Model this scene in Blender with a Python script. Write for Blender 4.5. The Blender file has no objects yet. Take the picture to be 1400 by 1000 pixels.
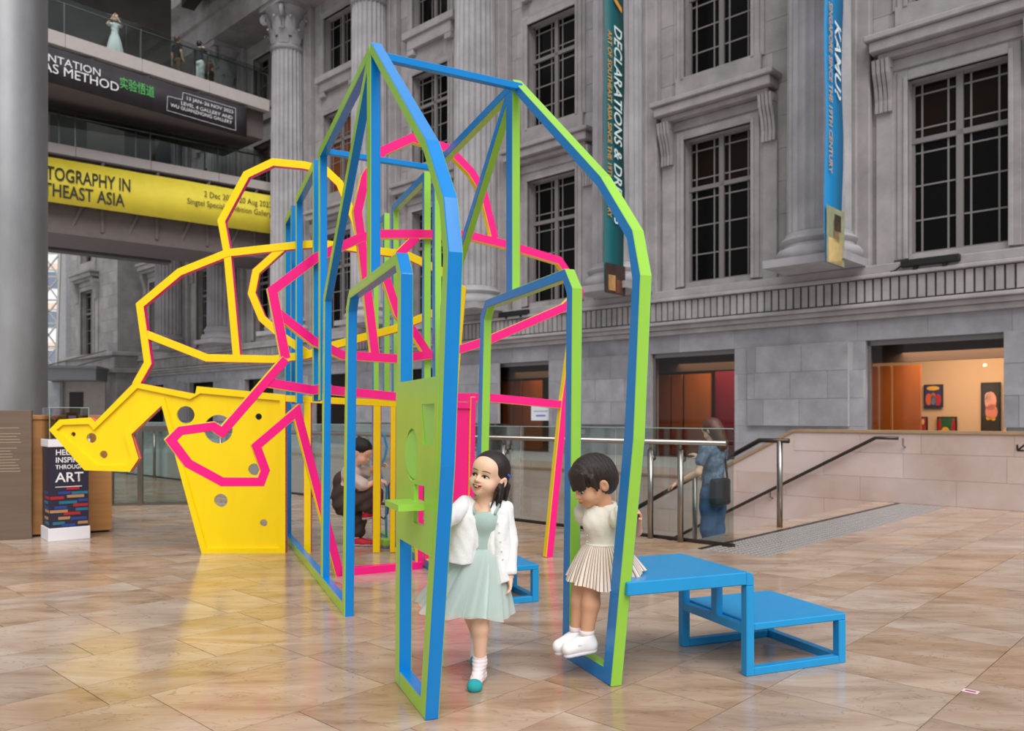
import bpy, bmesh, math, random
import numpy as np
from mathutils import Vector, Matrix, Euler
PI = math.pi
scene = bpy.context.scene
COL = scene.collection

# ------------------------------------------------------------------ camera, sky, light, exposure
FPX = 1110.0                      # focal length in pixels of the 1400 px wide frame
HZ = 570.0                        # row of the horizon
CH = 1.15                         # height of the lens
cam_d = bpy.data.cameras.new('camera')
cam = bpy.data.objects.new('camera', cam_d)
COL.objects.link(cam)
cam.location = (0, 0, CH)
cam.rotation_euler = (PI / 2, 0, 0)
cam_d.sensor_width = 36.0
cam_d.sensor_fit = 'HORIZONTAL'
cam_d.lens = 36.0 * FPX / 1400.0
cam_d.shift_y = (HZ - 500.0) / 1400.0
cam_d.dof.use_dof = True
cam_d.dof.focus_distance = 3.7
cam_d.dof.aperture_fstop = 3.5
cam_d.clip_end = 400
scene.camera = cam

world = bpy.data.worlds.new('world')
scene.world = world
world.use_nodes = True
wn = world.node_tree
for nd in list(wn.nodes):
    wn.nodes.remove(nd)
w_out = wn.nodes.new('ShaderNodeOutputWorld')
w_bg = wn.nodes.new('ShaderNodeBackground')
w_bg.inputs['Color'].default_value = (0.93, 0.96, 1.0, 1)
w_bg.inputs['Strength'].default_value = 0.64
wn.links.new(w_bg.outputs[0], w_out.inputs[0])

sun_d = bpy.data.lights.new('daylight', 'SUN')
sun_d.energy = 3.2
sun_d.angle = math.radians(50)
sun_d.color = (1.0, 0.985, 0.96)
sun = bpy.data.objects.new('daylight', sun_d)
COL.objects.link(sun)
sun.rotation_euler = Vector((-0.20, 0.80, -1.0)).to_track_quat('-Z', 'Y').to_euler()

vs = scene.view_settings
vs.view_transform = 'Standard'
vs.look = 'None'
vs.gamma = 1.0
vs.use_curve_mapping = False
vs.exposure = 0.0

# ------------------------------------------------------------------ helpers
def px(x, y, Y):
    """world point seen at photo pixel x, y and at depth Y"""
    return Vector(((x - 700.0) / FPX * Y, Y, CH + (HZ - y) / FPX * Y))

def gpx(x, y):
    """ground point seen at photo pixel"""
    Y = FPX * CH / (y - HZ)
    return Vector(((x - 700.0) / FPX * Y, Y, 0))

def lin(c):
    r = []
    for v in c[:3]:
        v = v / 255.0
        r.append(v / 12.92 if v <= 0.04045 else ((v + 0.055) / 1.055) ** 2.4)
    return (r[0], r[1], r[2], 1.0)

MATS = {}
def mat(name, rgb, rough=0.5, metal=0.0, spec=0.5, var=0.0, vscale=4.0, stretch=None, bump=0.0, bscale=40.0,
        sss=0.0, emit=0.0, obj_var=0.0, coat=0.0, rgb2=None):
    if name in MATS:
        return MATS[name]
    m = bpy.data.materials.new(name)
    m.use_nodes = True
    nt = m.node_tree
    b = nt.nodes['Principled BSDF']
    c = lin(rgb)
    b.inputs['Base Color'].default_value = c
    b.inputs['Roughness'].default_value = rough
    b.inputs['Metallic'].default_value = metal
    b.inputs['Specular IOR Level'].default_value = spec
    if coat:
        b.inputs['Coat Weight'].default_value = coat
        b.inputs['Coat Roughness'].default_value = 0.08
    if sss:
        b.inputs['Subsurface Weight'].default_value = sss
        b.inputs['Subsurface Radius'].default_value = (0.012, 0.005, 0.003)
    if emit:
        b.inputs['Emission Color'].default_value = c
        b.inputs['Emission Strength'].default_value = emit
    col_out = None
    if var or bump:
        geo = nt.nodes.new('ShaderNodeNewGeometry')
        mp = nt.nodes.new('ShaderNodeMapping')
        nt.links.new(geo.outputs['Position'], mp.inputs['Vector'])
        if stretch:
            mp.inputs['Scale'].default_value = stretch
    if var:
        nz = nt.nodes.new('ShaderNodeTexNoise')
        nz.inputs['Scale'].default_value = vscale
        nz.inputs['Detail'].default_value = 6
        nz.inputs['Roughness'].default_value = 0.62
        nt.links.new(mp.outputs[0], nz.inputs['Vector'])
        mr = nt.nodes.new('ShaderNodeMapRange')
        mr.inputs['From Min'].default_value = 0.3
        mr.inputs['From Max'].default_value = 0.7
        nt.links.new(nz.outputs[0], mr.inputs[0])
        mx = nt.nodes.new('ShaderNodeMix')
        mx.data_type = 'RGBA'
        c2 = lin(rgb2) if rgb2 else tuple(v * (1 - var) for v in c[:3]) + (1,)
        c1 = c if rgb2 else tuple(min(1, v * (1 + var)) for v in c[:3]) + (1,)
        mx.inputs[6].default_value = c1
        mx.inputs[7].default_value = c2
        nt.links.new(mr.outputs[0], mx.inputs[0])
        col_out = mx.outputs[2]
    if obj_var:
        oi = nt.nodes.new('ShaderNodeObjectInfo')
        g2 = nt.nodes.new('ShaderNodeNewGeometry')
        ad = nt.nodes.new('ShaderNodeMath'); ad.operation = 'ADD'
        nt.links.new(oi.outputs['Random'], ad.inputs[0])
        nt.links.new(g2.outputs['Random Per Island'], ad.inputs[1])
        fr = nt.nodes.new('ShaderNodeMath'); fr.operation = 'FRACT'
        nt.links.new(ad.outputs[0], fr.inputs[0])
        mr2 = nt.nodes.new('ShaderNodeMapRange')
        mr2.inputs['To Min'].default_value = 1 - obj_var
        mr2.inputs['To Max'].default_value = 1 + obj_var
        nt.links.new(fr.outputs[0], mr2.inputs[0])
        vm = nt.nodes.new('ShaderNodeVectorMath'); vm.operation = 'SCALE'
        if col_out is None:
            vm.inputs[0].default_value = c[:3]
        else:
            nt.links.new(col_out, vm.inputs[0])
        nt.links.new(mr2.outputs[0], vm.inputs['Scale'])
        col_out = vm.outputs[0]
    if col_out is not None:
        nt.links.new(col_out, b.inputs['Base Color'])
    if bump:
        nb = nt.nodes.new('ShaderNodeTexNoise')
        nb.inputs['Scale'].default_value = bscale
        nb.inputs['Detail'].default_value = 4
        nt.links.new(mp.outputs[0], nb.inputs['Vector'])
        bp = nt.nodes.new('ShaderNodeBump')
        bp.inputs['Strength'].default_value = bump
        bp.inputs['Distance'].default_value = 0.01
        nt.links.new(nb.outputs[0], bp.inputs['Height'])
        nt.links.new(bp.outputs[0], b.inputs['Normal'])
    MATS[name] = m
    return m

def glass_mat(name, tint, gloss=0.12, rough=0.02):
    """thin clear sheet: mostly see-through, part mirror"""
    m = bpy.data.materials.new(name)
    m.use_nodes = True
    nt = m.node_tree
    nt.nodes.remove(nt.nodes['Principled BSDF'])
    tr = nt.nodes.new('ShaderNodeBsdfTransparent')
    tr.inputs[0].default_value = lin(tint)
    gl = nt.nodes.new('ShaderNodeBsdfGlossy')
    gl.inputs['Roughness'].default_value = rough
    gl.inputs[0].default_value = (1, 1, 1, 1)
    mx = nt.nodes.new('ShaderNodeMixShader')
    lw = nt.nodes.new('ShaderNodeFresnel')
    lw.inputs[0].default_value = 1.45
    ml = nt.nodes.new('ShaderNodeMath'); ml.operation = 'MULTIPLY'
    ml.inputs[1].default_value = gloss / 0.04
    ml.use_clamp = True
    nt.links.new(lw.outputs[0], ml.inputs[0])
    nt.links.new(ml.outputs[0], mx.inputs[0])
    nt.links.new(tr.outputs[0], mx.inputs[1])
    nt.links.new(gl.outputs[0], mx.inputs[2])
    nt.links.new(mx.outputs[0], nt.nodes['Material Output'].inputs[0])
    return m

class MB:
    """collects geometry; build() links it as one mesh object"""
    def __init__(self):
        self.v = []; self.f = []; self.mi = []
    def add(self, vs, fs, mi=0):
        o = len(self.v)
        self.v.extend([tuple(p) for p in vs])
        for f in fs:
            self.f.append(tuple(i + o for i in f))
            self.mi.append(mi)
        return self
    def box(self, x0, x1, y0, y1, z0, z1, mi=0):
        v = [(x0, y0, z0), (x1, y0, z0), (x1, y1, z0), (x0, y1, z0), (x0, y0, z1), (x1, y0, z1), (x1, y1, z1), (x0, y1, z1)]
        f = [(0, 3, 2, 1), (4, 5, 6, 7), (0, 1, 5, 4), (1, 2, 6, 5), (2, 3, 7, 6), (3, 0, 4, 7)]
        return self.add(v, f, mi)
    def prism(self, poly, y0, y1, mi_side=0, mi_edge=0):
        """polygon in x,z (counter-clockwise seen from -y), extruded along y"""
        n = len(poly)
        v = [(p[0], y0, p[1]) for p in poly] + [(p[0], y1, p[1]) for p in poly]
        o = len(self.v)
        self.v.extend(v)
        self.f.append(tuple(o + i for i in range(n))); self.mi.append(mi_side)
        self.f.append(tuple(o + n + i for i in reversed(range(n)))); self.mi.append(mi_side)
        for i in range(n):
            j = (i + 1) % n
            self.f.append((o + j, o + i, o + n + i, o + n + j)); self.mi.append(mi_edge)
        return self
    def bar(self, a, b, w, h=None, mi=0, up=(0, 0, 1)):
        """straight square bar from a to b"""
        h = h or w
        a = Vector(a); b = Vector(b)
        d = (b - a).normalized()
        u = Vector(up)
        if abs(d.dot(u)) > 0.98:
            u = Vector((0, 1, 0))
        s = d.cross(u).normalized() * (w / 2)
        t = s.cross(d).normalized() * (h / 2)
        v = [a - s - t, a + s - t, a + s + t, a - s + t, b - s - t, b + s - t, b + s + t, b - s + t]
        f = [(0, 1, 2, 3), (7, 6, 5, 4), (0, 4, 5, 1), (1, 5, 6, 2), (2, 6, 7, 3), (3, 7, 4, 0)]
        return self.add(v, f, mi)
    def tube(self, pts, rad, n=8, mi=0, cap=True):
        pts = [Vector(p) for p in pts]
        m = len(pts)
        if not hasattr(rad, '__len__'):
            rad = [rad] * m
        vs = []
        prev = None
        for i, p in enumerate(pts):
            d = (pts[min(i + 1, m - 1)] - pts[max(i - 1, 0)]).normalized()
            if prev is None:
                u = Vector((0, 0, 1)) if abs(d.z) < 0.9 else Vector((1, 0, 0))
                s = d.cross(u).normalized()
            else:
                s = (prev - d * prev.dot(d)).normalized()
            prev = s
            t = d.cross(s)
            for k in range(n):
                a = 2 * PI * k / n
                vs.append(p + (s * math.cos(a) + t * math.sin(a)) * rad[i])
        fs = []
        for i in range(m - 1):
            for k in range(n):
                k2 = (k + 1) % n
                fs.append((i * n + k, i * n + k2, (i + 1) * n + k2, (i + 1) * n + k))
        if cap:
            fs.append(tuple(reversed(range(n))))
            fs.append(tuple(range((m - 1) * n, m * n)))
        return self.add(vs, fs, mi)
    def lathe(self, prof, n=32, c=(0, 0, 0), mi=0, rfun=None):
        vs = []; m = len(prof)
        for r, z in prof:
            for k in range(n):
                a = 2 * PI * k / n
                rr = r * (rfun(k, n, z) if rfun else 1)
                vs.append((c[0] + rr * math.cos(a), c[1] + rr * math.sin(a), c[2] + z))
        fs = []
        for i in range(m - 1):
            for k in range(n):
                k2 = (k + 1) % n
                fs.append((i * n + k, i * n + k2, (i + 1) * n + k2, (i + 1) * n + k))
        fs.append(tuple(reversed(range(n))))
        fs.append(tuple(range((m - 1) * n, m * n)))
        return self.add(vs, fs, mi)
    def ball(self, c, r, n=12, mi=0, rot=None):
        if not hasattr(r, '__len__'):
            r = (r, r, r)
        vs = []; fs = []
        rings = max(4, n // 2)
        R = rot.to_matrix() if rot else None
        def put(x, y, z):
            p = Vector((x * r[0], y * r[1], z * r[2]))
            if R: p = R @ p
            vs.append(p + Vector(c))
        put(0, 0, -1)
        for i in range(1, rings):
            t = -PI / 2 + PI * i / rings
            for k in range(n):
                a = 2 * PI * k / n
                put(math.cos(t) * math.cos(a), math.cos(t) * math.sin(a), math.sin(t))
        put(0, 0, 1)
        for k in range(n):
            fs.append((0, 1 + (k + 1) % n, 1 + k))
        for i in range(rings - 2):
            for k in range(n):
                k2 = (k + 1) % n
                fs.append((1 + i * n + k, 1 + i * n + k2, 1 + (i + 1) * n + k2, 1 + (i + 1) * n + k))
        last = len(vs) - 1
        b = 1 + (rings - 2) * n
        for k in range(n):
            fs.append((b + k, b + (k + 1) % n, last))
        return self.add(vs, fs, mi)
    def mesh(self, name, mats, smooth=False):
        me = bpy.data.meshes.new(name)
        me.from_pydata(self.v, [], self.f)
        for m in (mats if isinstance(mats, (list, tuple)) else [mats]):
            me.materials.append(m)
        me.polygons.foreach_set('material_index', self.mi)
        if smooth:
            me.polygons.foreach_set('use_smooth', [True] * len(me.polygons))
        me.update()
        return me
    def build(self, name, mats, parent=None, smooth=False, bevel=0.0, rz=0.0, loc=(0, 0, 0), autosmooth=None):
        me = self.mesh(name, mats, smooth)
        return link(name, me, parent, loc, rz, bevel, autosmooth)

def link(name, me, parent=None, loc=(0, 0, 0), rz=0.0, bevel=0.0, autosmooth=None):
    o = bpy.data.objects.new(name, me)
    COL.objects.link(o)
    o.location = loc
    if rz:
        o.rotation_euler = (0, 0, rz)
    if parent is not None:
        o.parent = parent
    if bevel:
        md = o.modifiers.new('bevel', 'BEVEL')
        md.width = bevel; md.segments = 1; md.limit_method = 'ANGLE'
        md.angle_limit = math.radians(30)
    if autosmooth:
        me.polygons.foreach_set('use_smooth', [True] * len(me.polygons))
        me.set_sharp_from_angle(angle=math.radians(autosmooth))
    return o

def tag(o, label=None, cat=None, group=None, kind=None):
    if label: o['label'] = label
    if cat: o['category'] = cat
    if group: o['group'] = group
    if kind: o['kind'] = kind
    return o

def thing(name, label, cat, loc=(0, 0, 0), rz=0.0, group=None):
    o = bpy.data.objects.new(name, None)
    COL.objects.link(o)
    o.empty_display_size = 0.1
    o.location = loc
    o.rotation_euler = (0, 0, rz)
    return tag(o, label, cat, group)

def struct(o, label, cat):
    return tag(o, label, cat, kind='structure')

def text_mesh(s, size, extrude=0.0, align='LEFT', space=1.0, shear=0.0, sx=1.0, bold=0.0):
    """flat lettering as mesh data in the x,y plane, baseline at y = 0"""
    cu = bpy.data.curves.new('lettering', 'FONT')
    cu.body = s
    cu.size = size
    cu.extrude = extrude
    cu.align_x = align
    cu.space_character = space
    cu.shear = shear
    cu.resolution_u = 3
    cu.offset = bold * size
    t = bpy.data.objects.new('lettering_tmp', cu)
    COL.objects.link(t)
    dg = bpy.context.evaluated_depsgraph_get()
    me = bpy.data.meshes.new_from_object(t.evaluated_get(dg))
    bpy.data.objects.remove(t)
    bpy.data.curves.remove(cu)
    if sx != 1.0:
        me.transform(Matrix.Diagonal((sx, 1, 1, 1)))
    return me

def lettering(s, size, m, parent, origin, xdir, ydir, align='LEFT', space=1.0, shear=0.0, sx=1.0, thick=0.0, name='lettering', fit=None, bold=0.012):
    """place flat print: origin and axes in the parent's frame"""
    me = text_mesh(s, size, thick, align, space, shear, sx, bold)
    if fit:
        xs = [v.co.x for v in me.vertices]
        w = max(xs) - min(xs)
        me.transform(Matrix.Diagonal((fit / w, 1, 1, 1)))
    me.materials.clear()
    me.materials.append(m)
    x = Vector(xdir).normalized(); y = Vector(ydir).normalized(); z = x.cross(y)
    M = Matrix(((x.x, y.x, z.x, origin[0]), (x.y, y.y, z.y, origin[1]), (x.z, y.z, z.z, origin[2]), (0, 0, 0, 1)))
    me.transform(M)
    return link(name, me, parent)

# ------------------------------------------------------------------ the facade's own frame: a along it, n into it
FA = math.atan2(-0.685, 0.728)
FC, FS = math.cos(FA), math.sin(FA)
def fw(a, n, z=0.0):
    return Vector((a * FC - n * FS, a * FS + n * FC, z))
def f_at(pxx, n):
    """(a, depth) where the photo column pxx meets the plane n"""
    dx = (pxx - 700.0) / FPX
    Y = n / (-FS * dx + FC)
    return Y * (FC * dx + FS), Y

# ================================================================== THE SETTING
rnd = random.Random(7)
stone = mat('facade_stone', (162, 156, 156), rough=0.85, spec=0.25, var=0.2, vscale=1.6, bump=0.25, bscale=25, obj_var=0.12)
stone_low = mat('ground_floor_stone', (152, 150, 155), rough=0.85, spec=0.25, var=0.18, vscale=2.2, bump=0.25, bscale=25, obj_var=0.13)
mortar = mat('pale_mortar', (176, 173, 176), rough=0.95, spec=0.1)
stone_col = mat('column_stone', (164, 160, 163), rough=0.8, spec=0.3, var=0.2, vscale=1.2, bump=0.2, bscale=20)
darkglass = mat('dark_window_glass', (15, 14, 15), rough=0.12, spec=0.07)
warmglass = mat('brown_window_glass', (30, 20, 14), rough=0.15, spec=0.07)
winframe = mat('window_frame_paint', (128, 122, 120), rough=0.55)
sandstone = mat('stair_wall_sandstone', (204, 186, 182), rough=0.6, spec=0.35, var=0.16, vscale=1.1, rgb2=(184, 158, 144), bump=0.1, bscale=20, obj_var=0.06)
grout = mat('floor_grout', (70, 54, 42), rough=0.8)
steel = mat('brushed_steel', (150, 145, 140), rough=0.28, metal=1.0)
dark_metal = mat('dark_bronze_rail', (70, 62, 56), rough=0.35, metal=0.8)
clear_glass = glass_mat('clear_balustrade_glass', (226, 233, 230), 0.03)
shop_glass = glass_mat('gallery_window_glass', (235, 232, 228), 0.03)
glass_edge = mat('glass_edge_green', (150, 175, 168), rough=0.2)

# ---- marble floor
def floor_material():
    m = bpy.data.materials.new('polished_beige_marble')
    m.use_nodes = True
    nt = m.node_tree
    b = nt.nodes['Principled BSDF']
    L = nt.links.new
    geo = nt.nodes.new('ShaderNodeNewGeometry')
    oi = nt.nodes.new('ShaderNodeObjectInfo')
    ad = nt.nodes.new('ShaderNodeMath'); ad.operation = 'ADD'
    L(oi.outputs['Random'], ad.inputs[0]); L(geo.outputs['Random Per Island'], ad.inputs[1])
    fr = nt.nodes.new('ShaderNodeMath'); fr.operation = 'FRACT'
    L(ad.outputs[0], fr.inputs[0])
    # every slab is cut elsewhere from the stone
    off = nt.nodes.new('ShaderNodeVectorMath'); off.operation = 'MULTIPLY_ADD'
    comb = nt.nodes.new('ShaderNodeCombineXYZ')
    for i in range(3):
        L(fr.outputs[0], comb.inputs[i])
    L(comb.outputs[0], off.inputs[0])
    off.inputs[1].default_value = (37, 23, 11)
    L(geo.outputs['Position'], off.inputs[2])
    mp = nt.nodes.new('ShaderNodeMapping')
    mp.inputs['Rotation'].default_value = (0, 0, -FA + 0.5)
    mp.inputs['Scale'].default_value = (1.0, 3.4, 1.0)
    L(off.outputs[0], mp.inputs[0])
    n1 = nt.nodes.new('ShaderNodeTexNoise')
    n1.inputs['Scale'].default_value = 1.5; n1.inputs['Detail'].default_value = 9; n1.inputs['Roughness'].default_value = 0.6
    n1.inputs['Distortion'].default_value = 0.6
    L(mp.outputs[0], n1.inputs['Vector'])
    cr = nt.nodes.new('ShaderNodeValToRGB')
    e = cr.color_ramp.elements
    e[0].position = 0.28; e[0].color = lin((150, 118, 90))
    e[1].position = 0.72; e[1].color = lin((206, 182, 160))
    x = cr.color_ramp.elements.new(0.47); x.color = lin((184, 152, 124))
    L(n1.outputs[0], cr.inputs[0])
    # thin veins
    wv = nt.nodes.new('ShaderNodeTexNoise')
    wv.inputs['Scale'].default_value = 2.6; wv.inputs['Detail'].default_value = 8; wv.inputs['Distortion'].default_value = 1.2
    L(mp.outputs[0], wv.inputs['Vector'])
    ab = nt.nodes.new('ShaderNodeMath'); ab.operation = 'SUBTRACT'; ab.inputs[1].default_value = 0.5
    L(wv.outputs[0], ab.inputs[0])
    a2 = nt.nodes.new('ShaderNodeMath'); a2.operation = 'ABSOLUTE'
    L(ab.outputs[0], a2.inputs[0])
    vr = nt.nodes.new('ShaderNodeMapRange')
    vr.inputs['From Min'].default_value = 0.0; vr.inputs['From Max'].default_value = 0.012
    vr.inputs['To Min'].default_value = 0.45; vr.inputs['To Max'].default_value = 0.0
    L(a2.outputs[0], vr.inputs[0])
    mx = nt.nodes.new('ShaderNodeMix'); mx.data_type = 'RGBA'
    L(vr.outputs[0], mx.inputs[0]); L(cr.outputs[0], mx.inputs[6])
    mx.inputs[7].default_value = lin((120, 88, 66))
    # slab to slab tone
    mr = nt.nodes.new('ShaderNodeMapRange')
    mr.inputs['To Min'].default_value = 0.80; mr.inputs['To Max'].default_value = 1.0
    L(fr.outputs[0], mr.inputs[0])
    hs = nt.nodes.new('ShaderNodeHueSaturation')
    L(mx.outputs[2], hs.inputs['Color']); L(mr.outputs[0], hs.inputs['Value'])
    f2 = nt.nodes.new('ShaderNodeMath'); f2.operation = 'MULTIPLY'; f2.inputs[1].default_value = 7.13
    L(fr.outputs[0], f2.inputs[0])
    f3 = nt.nodes.new('ShaderNodeMath'); f3.operation = 'FRACT'
    L(f2.outputs[0], f3.inputs[0])
    ms = nt.nodes.new('ShaderNodeMapRange'); ms.inputs['To Min'].default_value = 0.7; ms.inputs['To Max'].default_value = 1.08
    L(f3.outputs[0], ms.inputs[0]); L(ms.outputs[0], hs.inputs['Saturation'])
    L(hs.outputs[0], b.inputs['Base Color'])
    rr = nt.nodes.new('ShaderNodeMapRange')
    rr.inputs['To Min'].default_value = 0.10; rr.inputs['To Max'].default_value = 0.24
    L(n1.outputs[0], rr.inputs[0]); L(rr.outputs[0], b.inputs['Roughness'])
    b.inputs['Specular IOR Level'].default_value = 0.5
    return m
marble = floor_material()

STAIR_A = -3.95       # top edge of the stairs (a)
NB = 6.5              # balustrade line (n)
NW = 11.4             # stair wall line (n)
fl = MB()
fl.add([fw(-26, -6, -0.012), fw(8, -6, -0.012), fw(8, NB, -0.012), fw(-26, NB, -0.012)], [(0, 1, 2, 3)])
fl.add([fw(STAIR_A, NB, -0.012), fw(8, NB, -0.012), fw(8, NW, -0.012), fw(STAIR_A, NW, -0.012)], [(0, 1, 2, 3)])
fl.add([fw(-26, NB, -0.012), fw(STAIR_A, NB, -0.012), fw(STAIR_A, NB, -0.3), fw(-26, NB, -0.3)], [(0, 1, 2, 3)])
floor = fl.build('floor', grout)
struct(floor, 'polished beige marble floor of large staggered slabs', 'floor')

unit_tile = MB().box(-0.5, 0.5, -0.5, 0.5, -1, 0).mesh('tile', marble)
tiles = []
rows = [0.31, 0.45, 0.31, 0.61, 0.45, 0.31, 0.45, 0.61]
a = -0.958 - sum(rows) * 12
ri = 0
while a < 8:
    w = rows[ri % 8]; ri += 1
    n0 = -6 + rnd.uniform(-0.9, 0)
    while n0 < NW:
        ln = rnd.choice((0.34, 0.46, 0.61, 0.61, 0.75, 0.9))
        a0, a1, b0, b1 = max(a, -26), min(a + w, 8), max(n0, -6), min(n0 + ln, NW)
        n0 += ln
        if a1 - a0 < 0.03: continue
        if a0 < STAIR_A:                       # stairwell beyond the balustrade
            if a1 > STAIR_A + 0.03 and b1 > NB:
                tiles.append((0.01 if b0 > 5 else 0, STAIR_A, a1, max(b0, NB), b1))
            if b0 >= NB - 0.02: continue
            b1 = min(b1, NB)
        if b1 - b0 < 0.03: continue
        c = fw((a0 + a1) / 2, (b0 + b1) / 2)
        vis = 0
        if c.y > 2.3 and abs(c.x / c.y) < 0.70:
            vis = (a1 - a0) * (b1 - b0) / c.y ** 3
        tiles.append((vis, a0, a1, b0, b1))
    a += w
tiles.sort(key=lambda t: -t[0])
rest = MB()
g = 0.0022
for i, (vis, a0, a1, b0, b1) in enumerate(tiles):
    if i < 300 and vis > 0:
        o = bpy.data.objects.new('tile', unit_tile)
        COL.objects.link(o)
        c = fw((a0 + a1) / 2, (b0 + b1) / 2)
        o.location = c; o.rotation_euler = (0, 0, FA)
        o.scale = (a1 - a0 - 2 * g, b1 - b0 - 2 * g, 0.012)
        o.parent = floor
    else:
        q = [fw(a0 + g, b0 + g, 0), fw(a1 - g, b0 + g, 0), fw(a1 - g, b1 - g, 0), fw(a0 + g, b1 - g, 0)]
        rest.add(q, [(0, 1, 2, 3)])
tag(rest.build('far_tiles', marble, floor), kind='stuff')

# ---- stairs down, stair wall, terrace in front of the facade
st = MB()
for i in range(14):
    z = -0.16 * (i + 1)
    a1 = STAIR_A - 0.3 * i
    st.add([fw(a1 - 0.3, NB, z), fw(a1, NB, z), fw(a1, NW, z), fw(a1 - 0.3, NW, z)], [(0, 1, 2, 3)])
    st.add([fw(a1, NB, z), fw(a1, NB, z + 0.16), fw(a1, NW, z + 0.16), fw(a1, NW, z)], [(0, 1, 2, 3)])
st.add([fw(-26, NB, -2.24), fw(STAIR_A - 4.2, NB, -2.24), fw(STAIR_A - 4.2, NW, -2.24), fw(-26, NW, -2.24)], [(0, 1, 2, 3)])
stairs = st.build('stair_flight', sandstone)
struct(stairs, 'sandstone stairs going down beside the sandstone wall', 'stairs')

PA = -5.1
sw = MB()   # stair wall: raised parapet to the right, slopes down with the stairs
prof = [(-26, -2.4), (8, -2.4), (8, 0.93), (PA, 0.93), (PA - 1.45, 0.17), (-26, 0.17)]
sw.prism(prof, NW + 0.005, NW + 0.35)
stairwall = sw.build('wall_stair', mat('sandstone_joint', (200, 182, 176), rough=0.8), rz=FA)
struct(stairwall, 'pale sandstone parapet wall beside the stairs', 'wall')
cop = MB().prism([(8, 0.93), (8, 0.965), (PA - 0.02, 0.965), (PA - 1.47, 0.205), (-26, 0.205), (-26, 0.17), (PA - 1.45, 0.17), (PA, 0.93)], NW - 0.02, NW + 0.37)
cop.build('coping', mat('parapet_coping', (176, 146, 112), rough=0.55, var=0.15, vscale=2, rgb2=(150, 120, 88)), stairwall)
zc = [(0.0, 0.33), (0.33, 0.66), (0.66, 0.93), (-0.36, 0.0), (-0.72, -0.36), (-1.1, -0.72)]
for ci, (z0, z1) in enumerate(zc):
    aa = 8.0 - (0.5 if ci % 2 else 0.0)
    k = 0
    while aa > (-4.5 if z0 >= 0.2 else -12):
        w = (1.06, 0.78, 1.2)[(k + ci) % 3]; k += 1
        a0 = aa - w
        if aa <= 5.5:
            if z0 >= 0.3 and a0 < PA: a0 = PA
            if aa - a0 > 0.05:
                MB().box(a0 + 0.0025, aa - 0.0025, NW, NW + 0.03, z0 + 0.0025, z1 - 0.0025).build('stone_block', sandstone, stairwall)
        aa -= w
        if z0 >= 0.3 and a0 <= PA: break
tr = MB()
tr.add([fw(-26, NW + 0.3, 0.17), fw(8, NW + 0.3, 0.17), fw(8, 17.2, 0.17), fw(-26, 17.2, 0.17)], [(0, 1, 2, 3)])
terrace = tr.build('floor_terrace', mat('terrace_paving', (172, 168, 164), rough=0.5, var=0.08))
struct(terrace, 'pale terrace paving along the foot of the grey facade', 'terrace')
# arrow mark on the parapet
ar = MB().bar((0.11, 0, 0.10), (0.0, 0, 0.0), 0.02, 0.004, up=(0, 1, 0)).bar((0, 0, 0), (0.07, 0, 0), 0.02, 0.004, up=(0, 1, 0)).bar((0, 0, 0), (0, 0, 0.07), 0.02, 0.004, up=(0, 1, 0))
aw, _ = f_at(1391, NW)
ar.build('arrow_mark', mat('arrow_black', (35, 30, 28), rough=0.6), stairwall, loc=(aw, NW - 0.004, 0.74))

# ---- facade wall with openings
N0 = 17.0
BAY = 5.03
def bay_c(k): return -4.40 - BAY * k
def col_a(k): return -6.79 - BAY * k
A_L, A_R = -41.5, 3.2
gopen = {0: (-6.09, -3.56), 1: (-11.28, -9.01), 2: (-16.96, -14.6)}
for k in range(3, 8):
    gopen[k] = (bay_c(k) - 1.75, bay_c(k) + 0.55)
gopen[-1] = (bay_c(-1) - 1.2, bay_c(-1) + 1.1)
holes = []
for k in range(-1, 8):
    a0, a1 = gopen[k]
    if a0 > A_L: holes.append((a0, a1, 0.17, 2.70))
    c = bay_c(k)
    if c - 0.9 > A_L:
        holes += [(c - 0.86, c + 0.86, 4.35, 7.75), (c - 0.86, c + 0.86, 9.28, 12.15), (c - 0.86, c + 0.86, 13.6, 15.7)]

def wall_with_holes(mb, a0, a1, z0, z1, n, hs, depth):
    az = sorted(set([a0, a1] + [h[0] for h in hs] + [h[1] for h in hs]))
    zz = sorted(set([z0, z1] + [h[2] for h in hs] + [h[3] for h in hs]))
    for i in range(len(az) - 1):
        run = None
        for j in range(len(zz) - 1):
            ca, cz = (az[i] + az[i + 1]) / 2, (zz[j] + zz[j + 1]) / 2
            solid = not any(h[0] < ca < h[1] and h[2] < cz < h[3] for h in hs)
            if solid:
                mb.add([(az[i], n, zz[j]), (az[i + 1], n, zz[j]), (az[i + 1], n, zz[j + 1]), (az[i], n, zz[j + 1])], [(0, 1, 2, 3)])
    for h in hs:
        x0, x1, y0, y1 = h
        mb.add([(x0, n, y0), (x0, n + depth, y0), (x0, n + depth, y1), (x0, n, y1)], [(3, 2, 1, 0)])
        mb.add([(x1, n, y0), (x1, n + depth, y0), (x1, n + depth, y1), (x1, n, y1)], [(0, 1, 2, 3)])
        mb.add([(x0, n, y1), (x1, n, y1), (x1, n + depth, y1), (x0, n + depth, y1)], [(3, 2, 1, 0)])
        mb.add([(x0, n, y0), (x1, n, y0), (x1, n + depth, y0), (x0, n + depth, y0)], [(0, 1, 2, 3)])

wf = MB()
wall_with_holes(wf, A_L, A_R, 0.17, 19.5, N0, holes, 0.35)
facade = wf.build('wall_facade', stone, rz=FA)
struct(facade, 'tall grey neoclassical stone facade with window bays', 'wall')

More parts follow.
